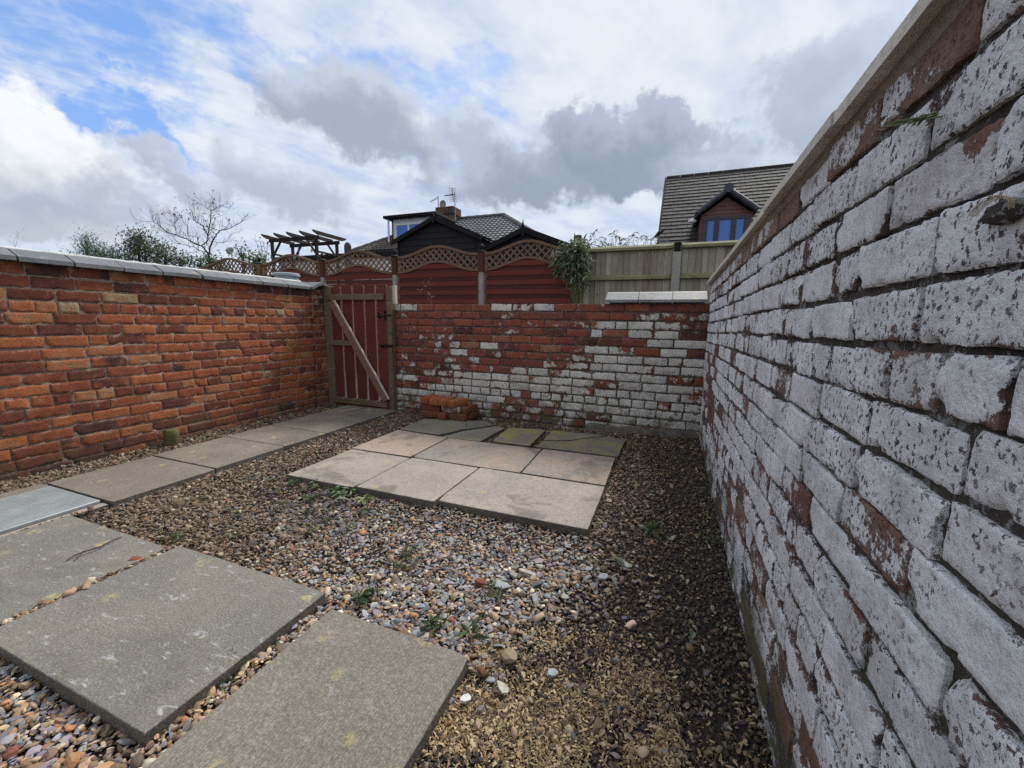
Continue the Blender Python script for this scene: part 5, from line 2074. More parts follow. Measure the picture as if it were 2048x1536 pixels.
def left_house():
    Ye, Yr = 16.0, 19.0
    el = at_y(703, 500, Ye)
    rr = at_y(1008, 432, Yr)
    ze = el.z - 0.1
    zr = rr.z
    x0, x1 = el.x, rr.x + (Yr - Ye)
    xl = x0 + (Yr - Ye)
    root = empty('bungalow', ((x0 + x1) / 2, Yr, -0.05))
    tag(root, 'bungalow with a hipped pantile roof, white dormer and brick chimney', 'house')
    up = Vector((0, Yr - Ye, zr - ze))
    H = up.length
    up.normalize()
    W = x1 - x0
    ux = Vector((1, 0, 0))
    p0 = Vector((x0, Ye, ze))
    hip = (Yr - Ye) / H
    # four roof slopes
    A, B, C, D = Vector((x0, Ye, ze)), Vector((x1, Ye, ze)), Vector((x1, 2 * Yr - Ye, ze)), Vector((x0, 2 * Yr - Ye, ze))
    RL, RR = Vector((xl, Yr, zr)), Vector((rr.x, Yr, zr))
    m = MB()
    m.add([A, B, C, D, RL, RR], [(0, 1, 5, 4), (1, 2, 5), (2, 3, 4, 5), (3, 0, 4), (3, 2, 1, 0)])
    rf = m.build('roof', M_roof_grey, root)
    dx = at_y(868, 440, 17.2).x
    split = dx - x0
    o = tile_plane('roof_tiles', None, M_roof_grey, p0 + Vector((0, -0.01, 0.01)), ux, up, W, H, 0.27, 0.22, wave=0.014,
                   edgefn=lambda s: (max(hip * s, split), W - hip * s), bond=False, seed=5, th=0.034)
    put(o, rf)
    o = tile_plane('roof_tiles', None, M_roof_moss, p0 + Vector((0, -0.01, 0.01)), ux, up, W, H, 0.27, 0.22, wave=0.018,
                   edgefn=lambda s: (hip * s, split - 0.02), bond=False, seed=6, th=0.034)
    put(o, rf)
    m = MB()
    for a, b in ((RL, RR), (B, RR), (A, RL), (C, RR)):
        n = int((b - a).length / 0.42)
        for k in range(n):
            m.tube([a + (b - a) * (k / n) + Vector((0, 0, 0.04)), a + (b - a) * ((k + 0.97) / n) + Vector((0, 0, 0.055))], 0.10, 8)
    o = m.build('ridge_tiles', M_roof_grey)
    put(o, rf)
    m = MB()
    m.box((x0 + 0.5, Ye + 0.5, -0.05), (x1 - 0.5, 2 * Yr - Ye - 0.5, ze - 0.002))
    m.build('wall', M_white_wall, root)
    # flat-roofed white dormer
    DY = 16.9
    a, b = at_y(784, 440, DY), at_y(874, 431, DY)
    zt = (a.z + b.z) / 2
    zb = at_y(790, 520, DY).z
    m = MB()
    n = 8
    m.box((a.x, DY, zb), (b.x, DY + 3.2, zt))
    dm = m.build('dormer', M_white_pvc, root)
    for k in range(14):
        z = zb + (zt - zb) * k / 14
        m = MB()
        m.add([(a.x, DY - 0.018, z), (b.x, DY - 0.018, z), (b.x, DY - 0.003, z + (zt - zb) / 14), (a.x, DY - 0.003, z + (zt - zb) / 14), (a.x, DY - 0.001, z), (b.x, DY - 0.001, z)], [(0, 1, 2, 3), (1, 0, 4, 5)])
        o = m.build('cladding_board', M_white_pvc)
        put(o, dm)
    m = MB()
    m.bbox((a.x - 0.30, DY - 0.30, zt + 0.002), (b.x + 0.1, DY + 3.3, zt + 0.13), 0.02)
    o = m.build('flat_roof', M_black_trim)
    put(o, dm)
    m = MB()
    m.tube([(a.x - 0.12, DY - 0.12, zt - 0.01), (a.x - 0.12, DY - 0.12, zb)], 0.045, 8)
    o = m.build('downpipe', M_white_pvc)
    put(o, dm)
    m = MB()
    m.box((a.x + 0.0, DY - 0.026, zb), (a.x + 0.07, DY - 0.0185, zt))
    o = m.build('corner_trim', M_black_trim)
    put(o, dm)
    w0, w1 = at_y(792, 460, DY), at_y(846, 455, DY)
    zt2, zb2 = at_y(800, 448.5, DY).z, at_y(800, 481, DY).z
    m = MB()
    e = [w0.x, w0.x + (w1.x - w0.x) * 0.5, w1.x]
    m.box((e[0], DY - 0.07, zt2 - 0.07), (e[2], DY - 0.03, zt2))
    m.box((e[0], DY - 0.07, zb2), (e[2], DY - 0.03, zb2 + 0.07))
    for i, x in enumerate(e):
        xa = x if i == 0 else (x - 0.05 if i == 1 else x - 0.08)
        m.box((xa, DY - 0.069, zb2 + 0.0705), (xa + (0.1 if i == 1 else 0.08), DY - 0.031, zt2 - 0.0705))
    w = m.build('window', M_white_pvc, root)
    for i in (0, 1):
        m = MB()
        m.box((e[i] + 0.05, DY - 0.052, zb2 + 0.06), (e[i + 1] - 0.05, DY - 0.044, zt2 - 0.06))
        o = m.build('pane', M_pane)
        put(o, w)
    # chimney
    CY = 18.4
    a, b = at_y(873, 430, CY), at_y(907, 430, CY)
    zt = at_y(890, 414, CY).z
    zb = zr - 1.2
    m = MB()
    m.box((a.x + 0.04, CY, zb), (b.x - 0.04, CY + 0.7, zt - 0.3))
    ch = m.build('chimney', M_mort_back, root)
    cs = 0.085
    z = zb
    k = 0
    while z < zt - 0.02:
        over = 0.0 if z < zt - 0.36 else 0.05
        n = 4
        x_a, x_b = a.x + 0.03 - over, b.x - 0.03 + over
        for i in range(n):
            m = MB()
            wv = (x_b - x_a) / n
            sh = (wv * 0.5 if k % 2 else 0)
            xa, xb = max(x_a, x_a + wv * i - sh) + 0.006, min(x_b, x_a + wv * (i + 1) - sh if i < n - 1 else x_b) - 0.006
            m.box((xa, CY - 0.02 - over, z + 0.006), (xb, CY + 0.72 + over, z + cs - 0.006))
            if zr - 0.4 < z:
                o = m.build('brick', M_chimney)
                o.color = (0.02, random.uniform(0.2, 0.9), random.uniform(0, 0.5), 1)
                put(o, ch)
        z += cs
        k += 1
    # aerials and a small dish on the stack
    def aerial(label, Y, mast, boom, els, half, arm):
        (u0, v0), (u1, v1) = mast
        t, bt = at_y(u0, v0, Y), at_y(u1, v1, Y)
        r = empty('television_aerial', (bt.x, Y, bt.z))
        tag(r, label, 'aerial')
        m = MB()
        m.tube([Vector((bt.x, Y, bt.z - 0.4)), bt, t], 0.024, 6)
        m.build('mast', M_grey_metal, r)
        m = MB()
        p, q = at_y(*boom[0], Y - 0.15), at_y(*boom[1], Y + 0.15)
        m.tube([p, q], 0.018, 6)
        d = (q - p).normalized()
        per = Vector((0, 1, 0)).cross(d).normalized()
        for k in range(els):
            x = p.lerp(q, k / (els - 1))
            m.tube([x - per * half, x + per * half], 0.011, 5)
        if arm:
            m.tube([at_y(*arm[0], Y), at_y(*arm[1], Y)], 0.03, 6)
        m.build('boom', M_grey_metal, r)
        return r
    aerial('tall television aerial with many rods, right of the chimney', 18.5, ((909.3, 386), (910.3, 440)), ((904, 376.5), (907, 402.5)), 8, 0.20, ((889.5, 391.5), (909.5, 388.5)))
    aerial('small television aerial left on the chimney top', 18.6, ((876.3, 392), (876.5, 416)), ((862, 403), (876, 395)), 4, 0.07, None)
    c_ = at_y(885.5, 409, 18.9)
    d = empty('satellite_dish', (c_.x, 18.9, c_.z - 0.2))
    tag(d, 'round grey satellite dish on the chimney', 'satellite dish')
    m = MB()
    V = [c_ + Vector((0, 0.06, 0))]
    for ring in (0.5, 1.0):
        for k in range(20):
            t = 2 * math.pi * k / 20
            V.append(c_ + Vector((0.19 * ring * math.cos(t), 0.06 * (1 - ring * ring), 0.21 * ring * math.sin(t))))
    m.add(V, [(0, 1 + (k + 1) % 20, 1 + k) for k in range(20)] + [(1 + k, 1 + (k + 1) % 20, 21 + (k + 1) % 20, 21 + k) for k in range(20)])
    m.build('dish', M_dish, d, smooth=True)
    m = MB()
    m.tube([c_ + Vector((0, 0.08, 0)), c_ + Vector((0, 0.12, -0.45))], 0.03, 6)
    m.build('bracket', M_grey_metal, d)


left_house()


# ------------------------------------------------------------------ loose bricks
def solid_brick(L, D, H, seed, r=0.007, amp=0.002):
    """free brick with rounded, uneven arrises; base at z=0, centred"""
    off = Vector((seed * 3.7, seed * 1.3, seed * 2.1))
    hs = Vector((L / 2, D / 2, H / 2))
    V, F, idx = [], [], {}

    def vert(p):
        k = tuple(round(x, 5) for x in p)
        if k not in idx:
            P = Vector(p)
            q = Vector([max(-(hs[i] - r), min(hs[i] - r, P[i])) for i in range(3)])
            d = P - q
            if d.length > 1e-7:
                P = q + d.normalized() * r
            n = mnoise.noise(P * 28 + off)
            P = P + (P.normalized() * n * amp)
            idx[k] = len(V)
            V.append((P.x, P.y, P.z + H / 2))
        return idx[k]

    def cuts(h, n):
        return [-h, -h + r] + [(-h + r) + (2 * h - 2 * r) * k / n for k in range(1, n)] + [h - r, h]
    C = [cuts(hs[0], 5), cuts(hs[1], 3), cuts(hs[2], 2)]
    for ax in range(3):
        a, b = (ax + 1) % 3, (ax + 2) % 3
        for s in (-1, 1):
            for i in range(len(C[a]) - 1):
                for j in range(len(C[b]) - 1):
                    q = []
                    for (ii, jj) in ((i, j), (i + 1, j), (i + 1, j + 1), (i, j + 1)):
                        p = [0, 0, 0]
                        p[ax] = s * hs[ax]
                        p[a] = C[a][ii]
                        p[b] = C[b][jj]
                        q.append(vert(p))
                    F.append(tuple(q if s > 0 else q[::-1]))
    me = bpy.data.meshes.new('loose_brick')
    me.from_pydata(V, [], F)
    me.polygons.foreach_set('use_smooth', [True] * len(F))
    me.update()
    return me


LOOSE = [(-2.455, 3.915, 0, 0.225, 0.108, 2, 0.55, 0.0, 'long red brick at the bottom left of the stack by the wall'),
         (-2.285, 3.915, 90, 0.215, 0.105, 0, 0.50, 0.25, 'pale-ended brick in the middle of the bottom layer of the stack'),
         (-2.115, 3.905, -6, 0.225, 0.108, 0, 0.42, 0.0, 'red brick at the bottom right corner of the stack'),
         (-2.450, 3.915, 2, 0.222, 0.106, 0, 0.40, 0.0, 'dark red brick at the left of the middle layer of the stack'),
         (-2.195, 3.910, -3, 0.228, 0.108, 0, 0.48, 0.62, 'brick with white paint patches in the middle layer of the stack'),
         (-2.035, 3.985, 84, 0.220, 0.106, 0, 0.38, 0.0, 'dark brick end-on at the right of the middle layer of the stack'),
         (-2.515, 3.945, 86, 0.215, 0.106, 0, 0.62, 0.0, 'orange red brick at the top left of the stack, highest of all'),
         (-2.395, 3.925, 94, 0.215, 0.106, 0, 0.70, 0.0, 'orange brick second from the left on top of the stack'),
         (-2.280, 3.930, 91, 0.215, 0.104, 0, 0.72, 0.12, 'tan-edged brick third from the left on top of the stack'),
         (-2.130, 3.915, 70, 0.225, 0.108, 0, 0.70, 0.0, 'orange brick turned askew at the top right of the stack')]
zl = [0.001, 0.001, 0.001, 0.077, 0.077, 0.077, 0.153, 0.153, 0.153, 0.153]
for i, (x, y, rz, L, D, _, hue, pnt, lab) in enumerate(LOOSE):
    o = link('loose_brick', solid_brick(L, D, 0.0745, i + 1), M_left)
    o.location = (x, y, zl[i])
    o.rotation_euler = (0, 0, R(rz))
    o.color = (pnt, hue, 0.05, 1)
    tag(o, lab, 'brick', 'bricks stacked against the back wall')
# stack bricks need something under the right middle one
for j, (x, y, rz, z, lab) in enumerate([(-2.025, 4.03, 88, 0.001, 'brick at the back right of the bottom layer of the stack')]):
    o = link('loose_brick', solid_brick(0.215, 0.106, 0.0745, 40 + j), M_left)
    o.location = (x - 0.005, y + 0.01, z)
    o.rotation_euler = (0, 0, R(rz))
    o.color = (0, 0.4, 0.2, 1)
    tag(o, lab, 'brick', 'bricks stacked against the back wall')

# tilted fragment by the wall foot and a brick bit in the slab joint
def fragment(name, px, z, size, mat, color, label, cat, rot=(0, 0, 0)):
    p = at_z(*px, z)
    o = link(name, solid_brick(*size, hash(px) % 50, r=min(size) * 0.25, amp=min(size) * 0.12), mat)
    o.location = (p.x, p.y, z - size[2] * 0.25)
    o.rotation_euler = tuple(R(a) for a in rot)
    o.color = (*color, 1)
    tag(o, label, cat)
    return o


fragment('brick_fragment', (824, 826), -0.05, (0.085, 0.045, 0.07), M_left, (0, 0.55, 0.1), 'broken red brick piece leaning by the wall right of the gate', 'brick', (0, 25, 10))
fragment('brick_fragment', (283, 1125), -0.03, (0.095, 0.035, 0.03), M_left, (0, 0.62, 0.0), 'small red brick chip between the two grey slabs', 'brick', (0, 8, 35))
fragment('brick_fragment', (958, 1168), -0.035, (0.042, 0.03, 0.028), M_left, (0, 0.70, 0.0), 'orange brick chip among the slate gravel in the middle', 'brick', (10, 20, 30))
fragment('brick_fragment', (966, 1347), -0.035, (0.036, 0.02, 0.016), M_left, (0, 0.60, 0.0), 'red brick chip in the husks right of the ribbed slab', 'brick', (5, 0, -30))


def slate_piece(px, L, W, rz, tint, label, z=-0.028, tilt=(8, 6)):
    p = at_z(*px, z)
    rs = random.Random(px[0] * 7 + px[1])
    n = 7
    poly = []
    for k in range(n):
        t = 2 * math.pi * k / n + rs.uniform(-0.25, 0.25)
        poly.append((math.cos(t) * L / 2 * rs.uniform(0.8, 1.1), math.sin(t) * W / 2 * rs.uniform(0.75, 1.1), 0))
    m = MB()
    m.prism(poly, (0.002, 0.001, 0.007))
    o = m.build('slate_chip', plain('slate_' + str(px[0]), tint, 0.6, var=0.25, scale=70, bump=0.3))
    o.location = p
    o.rotation_euler = (R(tilt[0]), R(tilt[1]), R(rz))
    tag(o, label, 'stone', 'large chips on the gravel')


slate_piece((1103, 1348), 0.055, 0.030, 65, (0.30, 0.35, 0.38), 'pale blue slate chip standing out on the husks near the bottom', tilt=(20, 25))
slate_piece((1000, 1170), 0.085, 0.045, 5, (0.25, 0.28, 0.27), 'broad grey green slate chip beside the orange brick chip')
slate_piece((1052, 1145), 0.085, 0.022, -3, (0.34, 0.29, 0.25), 'long pinkish stone sliver lying on the gravel')
slate_piece((1205, 1155), 0.060, 0.040, 60, (0.22, 0.21, 0.25), 'purple grey slate pair at the edge of the dark soil')
slate_piece((1005, 1377), 0.055, 0.028, -30, (0.42, 0.40, 0.33), 'whitish stone splinter right of the ribbed slab')
slate_piece((930, 1400), 0.036, 0.026, 40, (0.50, 0.50, 0.50), 'white stone chip next to the ribbed slab edge')
slate_piece((690, 975), 0.10, 0.06, 20, (0.24, 0.26, 0.27), 'grey slate offcut by the weeds in front of the patio', z=-0.03)
slate_piece((1248, 1128), 0.075, 0.035, -20, (0.24, 0.26, 0.23), 'grey leaf-shaped slate piece on the soil right of the gravel', z=-0.03)

# mossy sawn-off post by the left wall
p = at_z(345, 891, -0.055)
m = MB()
rad = [0.062, 0.060, 0.057, 0.058, 0.050]
m.tube([(p.x, p.y, -0.10), (p.x, p.y, -0.02), (p.x + 0.003, p.y, 0.04), (p.x + 0.004, p.y, 0.088), (p.x + 0.004, p.y, 0.094)], rad, 14)
o = m.build('wooden_stump', M_stump, None, smooth=True)
tag(o, 'short mossy round wooden post standing against the red wall', 'post')

# forked twig on the slab
m = MB()
T = lambda u, v, h=0.004: at_z(u, v, -0.008 + h)
m.tube([T(131, 1122), T(147, 1112, .012), T(166, 1104, .016), T(200, 1094, .012), T(226, 1080, .010), T(243, 1074)], [0.002, 0.003, 0.0035, 0.0035, 0.003, 0.002], 6)
m.tube([T(166, 1104, .016), T(158, 1113, .008), T(148, 1122)], [0.003, 0.0025, 0.0015], 6)
o = m.build('twig', M_twig)
tag(o, 'thin forked brown twig lying on the grey slab', 'twig')
m = MB()
m.tube([at_z(930, 838, 0.004), at_z(932, 846, 0.012), at_z(934, 853, 0.004)], [0.003, 0.0035, 0.002], 6)
o = m.build('twig', M_twig)
tag(o, 'short dark twig on the slab in front of the brick stack', 'twig')


# ------------------------------------------------------------------ gravel, soil crumbs and husks
def inside(poly, x, y, grow=0.0):
    P = np.array(poly)
    c = P.mean(0)
    d = P - c
    P = c + d * (1 + grow / np.linalg.norm(d, axis=1, keepdims=True))
    r = np.zeros(len(x), bool)
    n = len(P)
    for i in range(n):
        x0, y0 = P[i]
        x1, y1 = P[(i + 1) % n]
        cond = ((y0 > y) != (y1 > y))
        with np.errstate(divide='ignore', invalid='ignore'):
            xi = (x1 - x0) * (y - y0) / (y1 - y0) + x0
        r ^= cond & (x < xi)
    return r


def ico(sub):
    import bmesh
    bm = bmesh.new()
    bmesh.ops.create_icosphere(bm, subdivisions=sub, radius=1.0)
    V = np.array([v.co[:] for v in bm.verts])
    F = np.array([[v.index for v in f.verts] for f in bm.faces])
    bm.free()
    return V, F


def rock_shapes(n, sub, ang):
    V0, F0 = ico(sub)
    out = []
    for i in range(n):
        V = V0.copy()
        off = Vector((i * 5.1, i * 2.3, i * 7.7))
        for k in range(len(V)):
            v = Vector(V[k])
            f = 1 + 0.30 * mnoise.noise(v * 1.1 + off) + 0.16 * mnoise.noise(v * 2.3 + off)
            V[k] = V[k] * f
        if ang:   # slice flat facets to make angular chips
            for _ in range(5):
                d = rng.normal(size=3)
                d /= np.linalg.norm(d)
                h = rng.uniform(0.45, 0.8)
                s = V @ d
                V -= np.outer(np.maximum(s - h, 0), d)
        out.append(V)
    return out, F0


def scatter(name, mat, shapes, F0, P, S, cols, tiltamp, smooth, label, kind='stuff'):
    """P positions, S per-stone (a,b,c) half sizes"""
    n = len(P)
    if n == 0:
        return None
    nv = len(shapes[0])
    A = np.stack(shapes)[rng.integers(0, len(shapes), n)]          # n,nv,3
    A = A * S[:, None, :]
    tx, ty, tz = rng.normal(0, tiltamp, n), rng.normal(0, tiltamp, n), rng.uniform(0, 2 * np.pi, n)
    cx, sx, cy_, sy, cz, sz = np.cos(tx), np.sin(tx), np.cos(ty), np.sin(ty), np.cos(tz), np.sin(tz)
    x, y, z = A[..., 0], A[..., 1], A[..., 2]
    x, y = x * cz[:, None] - y * sz[:, None], x * sz[:, None] + y * cz[:, None]
    y, z = y * cx[:, None] - z * sx[:, None], y * sx[:, None] + z * cx[:, None]
    x, z = x * cy_[:, None] + z * sy[:, None], -x * sy[:, None] + z * cy_[:, None]
    V = np.stack([x, y, z], -1) + P[:, None, :]
    F = (F0[None] + (np.arange(n) * nv)[:, None, None]).reshape(-1, 3)
    C = np.repeat(cols, nv, 0)
    me = np_mesh(name, V.reshape(-1, 3), F, mat, C, np.full(len(F), smooth))
    o = link(name, me)
    tag(o, label, kind=kind)
    return o


PEA = np.array((1.06, 1.0, 0.86)) * np.array([(0.36, 0.26, 0.165), (0.30, 0.19, 0.11), (0.34, 0.175, 0.085), (0.48, 0.40, 0.30), (0.16, 0.105, 0.07), (0.22, 0.155, 0.105),
                (0.36, 0.25, 0.20), (0.27, 0.21, 0.155), (0.56, 0.52, 0.45), (0.10, 0.07, 0.05), (0.33, 0.28, 0.22)])
SLATE = np.array([(0.20, 0.235, 0.265), (0.16, 0.18, 0.20), (0.215, 0.185, 0.215), (0.25, 0.27, 0.26), (0.13, 0.135, 0.15), (0.29, 0.32, 0.34), (0.23, 0.20, 0.22), (0.32, 0.31, 0.30)])
DIRT = np.array([(0.040, 0.028, 0.020), (0.060, 0.043, 0.031), (0.030, 0.022, 0.017), (0.090, 0.066, 0.047), (0.12, 0.085, 0.055)])


def jitter_grid(x0, x1, y0, y1, s):
    gx, gy = np.meshgrid(np.arange(x0, x1, s), np.arange(y0, y1, s))
    x = gx.ravel() + rng.uniform(-0.55, 0.55, gx.size) * s
    y = gy.ravel() + rng.uniform(-0.55, 0.55, gx.size) * s
    return x, y


def field(x, y, f, o):
    return np.array([mnoise.noise(Vector((a * f + o, b * f, o))) for a, b in zip(x, y)])


def soilness(x, y):
    """0 in clean gravel, 1 in the bare soil strip beside the right wall"""
    edge = np.where(y < 1.75, -0.20 - (1.75 - y) * 0.55, -0.20 + (y - 1.75) * 0.06)
    t = (x - edge) / 0.34 + 0.5
    return np.clip(t, 0, 1)


def slateness(x, y):
    a = np.exp(-(((x + 0.75) / 0.75) ** 2 + ((y - 1.55) / 0.55) ** 2))
    b = np.exp(-(((x + 1.3) / 0.8) ** 2 + ((y - 1.8) / 0.35) ** 2))
    c = np.exp(-(((x + 1.7) / 0.5) ** 2 + ((y - 0.42) / 0.25) ** 2)) * 0.45
    return np.clip(np.maximum(np.maximum(a, b), c) * 1.0, 0.03, 0.50)


def build_gravel():
    near_shapes, nF = rock_shapes(14, 2, False)
    far_shapes, fF = rock_shapes(14, 1, False)
    ang_shapes, aF = rock_shapes(14, 2, True)
    ang_far, afF = rock_shapes(14, 1, True)
    zones = [(-4.16, 0.32, 0.05, 1.75, 0.0125, True), (-4.16, 0.32, 1.75, 4.15, 0.0150, False)]
    bucket = {}
    for (x0, x1, y0, y1, s, near) in zones:
        for layer in range(2):
            x, y = jitter_grid(x0, x1, y0, y1, s * (1.25 if layer else 1.0))
            keep = np.ones(len(x), bool)
            for poly in SLABS:
                keep &= ~inside(poly, x, y, 0.004)
            # out of the picture: nothing left of the frame close to the camera
            keep &= ~((y < 0.35) & (x < -2.4))
            sn = soilness(x, y)
            keep &= rng.random(len(x)) > sn * np.where(y < 2.1, 0.96, 0.80)
            keep &= rng.random(len(x)) > 0.16
            patch = field(x, y, 2.6, 4.0)
            keep &= rng.random(len(x)) > np.clip((patch - 0.18) * 1.6, 0, np.where(y > 1.15, 0.5, 0.0))
            x, y, sn = x[keep], y[keep], sn[keep]
            gzv = np.array([gz(a, b) for a, b in zip(x, y)])
            sl = rng.random(len(x)) < slateness(x, y)
            for is_slate in (False, True):
                k = sl == is_slate
                n = int(k.sum())
                if not n:
                    continue
                r = np.exp(rng.normal(np.log(0.0068), 0.40, n))
                if is_slate:
                    r *= 1.22
                    S = np.stack([r * rng.uniform(0.95, 1.5, n), r * rng.uniform(0.7, 1.1, n), r * rng.uniform(0.22, 0.45, n)], -1)
                    base = SLATE[rng.integers(0, len(SLATE), n)]
                else:
                    S = np.stack([r * rng.uniform(0.95, 1.5, n), r * rng.uniform(0.75, 1.1, n), r * rng.uniform(0.34, 0.68, n)], -1)
                    base = PEA[rng.integers(0, len(PEA), n)]
                c = base * rng.uniform(0.80, 1.45, (n, 1)) * rng.uniform(0.94, 1.06, (n, 3))
                # earth-stained stones further back and towards the soil
                far_ = np.clip(np.maximum((y[k] - 1.7) / 0.6, (-1.35 - x[k]) / 0.5), 0, 1) * np.clip((y[k] - 0.75) / 0.4, 0, 1)
                st = np.clip(0.26 + 0.50 * sn[k] + 0.50 * far_, 0, 0.9)[:, None] * rng.random((n, 1)) ** 0.7
                c = c * (1 - st) + np.array([0.075, 0.052, 0.032]) * st
                c = c * (1 - 0.30 * far_[:, None])
                if not is_slate:
                    bri = rng.random(n) < 0.006
                    c[bri] = np.array([0.24, 0.075, 0.045])
                P = np.stack([x[k], y[k], gzv[k] + S[:, 2] * rng.uniform(0.2, 0.9, n) + layer * rng.uniform(0.002, 0.011, n) - 0.004], -1)
                key = (is_slate, near)
                bucket.setdefault(key, []).append((P, S, c))
    for (is_slate, near), lst in bucket.items():
        P, S, c = (np.concatenate([q[i] for q in lst]) for i in range(3))
        if near:   # only the closest stones need the finer shape
            dist = np.hypot(P[:, 0], P[:, 1])
            fine = dist < 1.75
        else:
            fine = np.zeros(len(P), bool)
        for fl in (True, False):
            k = fine == fl
            if not k.any():
                continue
            if is_slate:
                scatter('slate_gravel', M_stone, ang_shapes if fl else ang_far, aF if fl else afF, P[k], S[k], c[k], 0.38, False, 'blue grey and purple slate chippings mixed through the gravel')
            else:
                half = rng.random(len(P)) < 0.35
                for rounded in (True, False):
                    kk = k & (half == rounded)
                    if rounded:
                        scatter('gravel', M_stone, near_shapes if fl else far_shapes, nF if fl else fF, P[kk], S[kk], c[kk], 0.45, True, 'rounded brown and tan pea gravel covering the yard')
                    else:
                        scatter('gravel', M_stone, ang_shapes if fl else ang_far, aF if fl else afF, P[kk], S[kk] * 1.1, c[kk], 0.5, False, 'broken brown and cream stones mixed through the gravel')
    # soil crumbs and clods
    x, y = jitter_grid(-1.2, 0.33, 0.10, 4.1, 0.0125)
    keep = rng.random(len(x)) < soilness(x, y) * np.where(y < 2.2, 0.85, 0.65)
    for poly in SLABS:
        keep &= ~inside(poly, x, y, 0.0)
    x, y = x[keep], y[keep]
    n = len(x)
    r = np.minimum(np.exp(rng.normal(np.log(0.0050), 0.45, n)), 0.0095)
    S = np.stack([r * rng.uniform(0.8, 1.3, n), r * rng.uniform(0.8, 1.2, n), r * rng.uniform(0.6, 1.0, n)], -1)
    c = DIRT[rng.integers(0, len(DIRT), n)] * rng.uniform(0.7, 1.3, (n, 1))
    P = np.stack([x, y, np.array([gz(a, b) for a, b in zip(x, y)]) + S[:, 2] * 0.3 - 0.006], -1)
    scatter('soil_crumbs', M_stone, far_shapes, fF, P, S, c, 0.8, False, 'dark crumbled soil along the foot of the right wall')

    # pale husks and wood shavings near the camera
    x, y = jitter_grid(-0.95, 0.34, 0.10, 2.3, 0.0042)
    dens = np.clip((1.42 - y) / 0.55, 0, 1) ** 1.0 * 0.92 + np.clip((2.0 - y) / 1.0, 0, 1) * 0.07
    dens *= np.clip((x + 0.70) / 0.12, 0, 1)
    dens *= np.where(x > 0.1, np.clip((1.02 - y) / 0.35 + 0.2, 0.15, 1), 1.0)
    cl = field(x, y, 7.0, 2.0)
    dens *= np.clip(0.85 + cl * 1.3, 0.2, 1.35)
    keep = rng.random(len(x)) < dens
    for poly in SLABS:
        keep &= ~inside(poly, x, y, 0.0)
    x, y = x[keep], y[keep]
    n = len(x)
    L = np.exp(rng.normal(np.log(0.0055), 0.35, n))
    Wd = L * rng.uniform(0.18, 0.42, n)
    cu = rng.uniform(0.1, 0.5, n) * L
    base = np.stack([np.stack([-L, -Wd, 0 * L], -1), np.stack([-L, Wd, 0 * L], -1), np.stack([0 * L, -Wd * 1.2, cu], -1), np.stack([0 * L, Wd * 1.2, cu * 0.8], -1),
                     np.stack([L, -Wd * 0.6, cu * 0.2], -1), np.stack([L, Wd * 0.6, 0 * L], -1)], 1)
    t1, t2, tz = rng.normal(0, 0.6, n), rng.normal(0, 0.6, n), rng.uniform(0, 6.283, n)
    X, Y, Z = base[..., 0], base[..., 1], base[..., 2]
    Y, Z = Y * np.cos(t1)[:, None] - Z * np.sin(t1)[:, None], Y * np.sin(t1)[:, None] + Z * np.cos(t1)[:, None]
    X, Z = X * np.cos(t2)[:, None] + Z * np.sin(t2)[:, None], -X * np.sin(t2)[:, None] + Z * np.cos(t2)[:, None]
    X, Y = X * np.cos(tz)[:, None] - Y * np.sin(tz)[:, None], X * np.sin(tz)[:, None] + Y * np.cos(tz)[:, None]
    zb = np.array([gz(a, b) for a, b in zip(x, y)]) + rng.uniform(-0.002, 0.006, n) - 0.004
    V = np.stack([X + x[:, None], Y + y[:, None], Z + zb[:, None]], -1).reshape(-1, 3)
    F0 = np.array([(0, 2, 1), (1, 2, 3), (2, 4, 3), (3, 4, 5)])
    F = (F0[None] + (np.arange(n) * 6)[:, None, None]).reshape(-1, 3)
    pal = np.array([(0.40, 0.29, 0.145), (0.31, 0.205, 0.095), (0.50, 0.385, 0.215), (0.17, 0.11, 0.058), (0.42, 0.32, 0.19)])
    c = np.repeat(pal[rng.integers(0, 5, n)] * rng.uniform(0.75, 1.15, (n, 1)), 6, 0)
    o = link('husks', np_mesh('husks', V, F, M_husk, c, np.zeros(len(F), bool)))
    tag(o, 'pale tan wood shavings scattered over the soil near the camera', kind='stuff')


build_gravel()


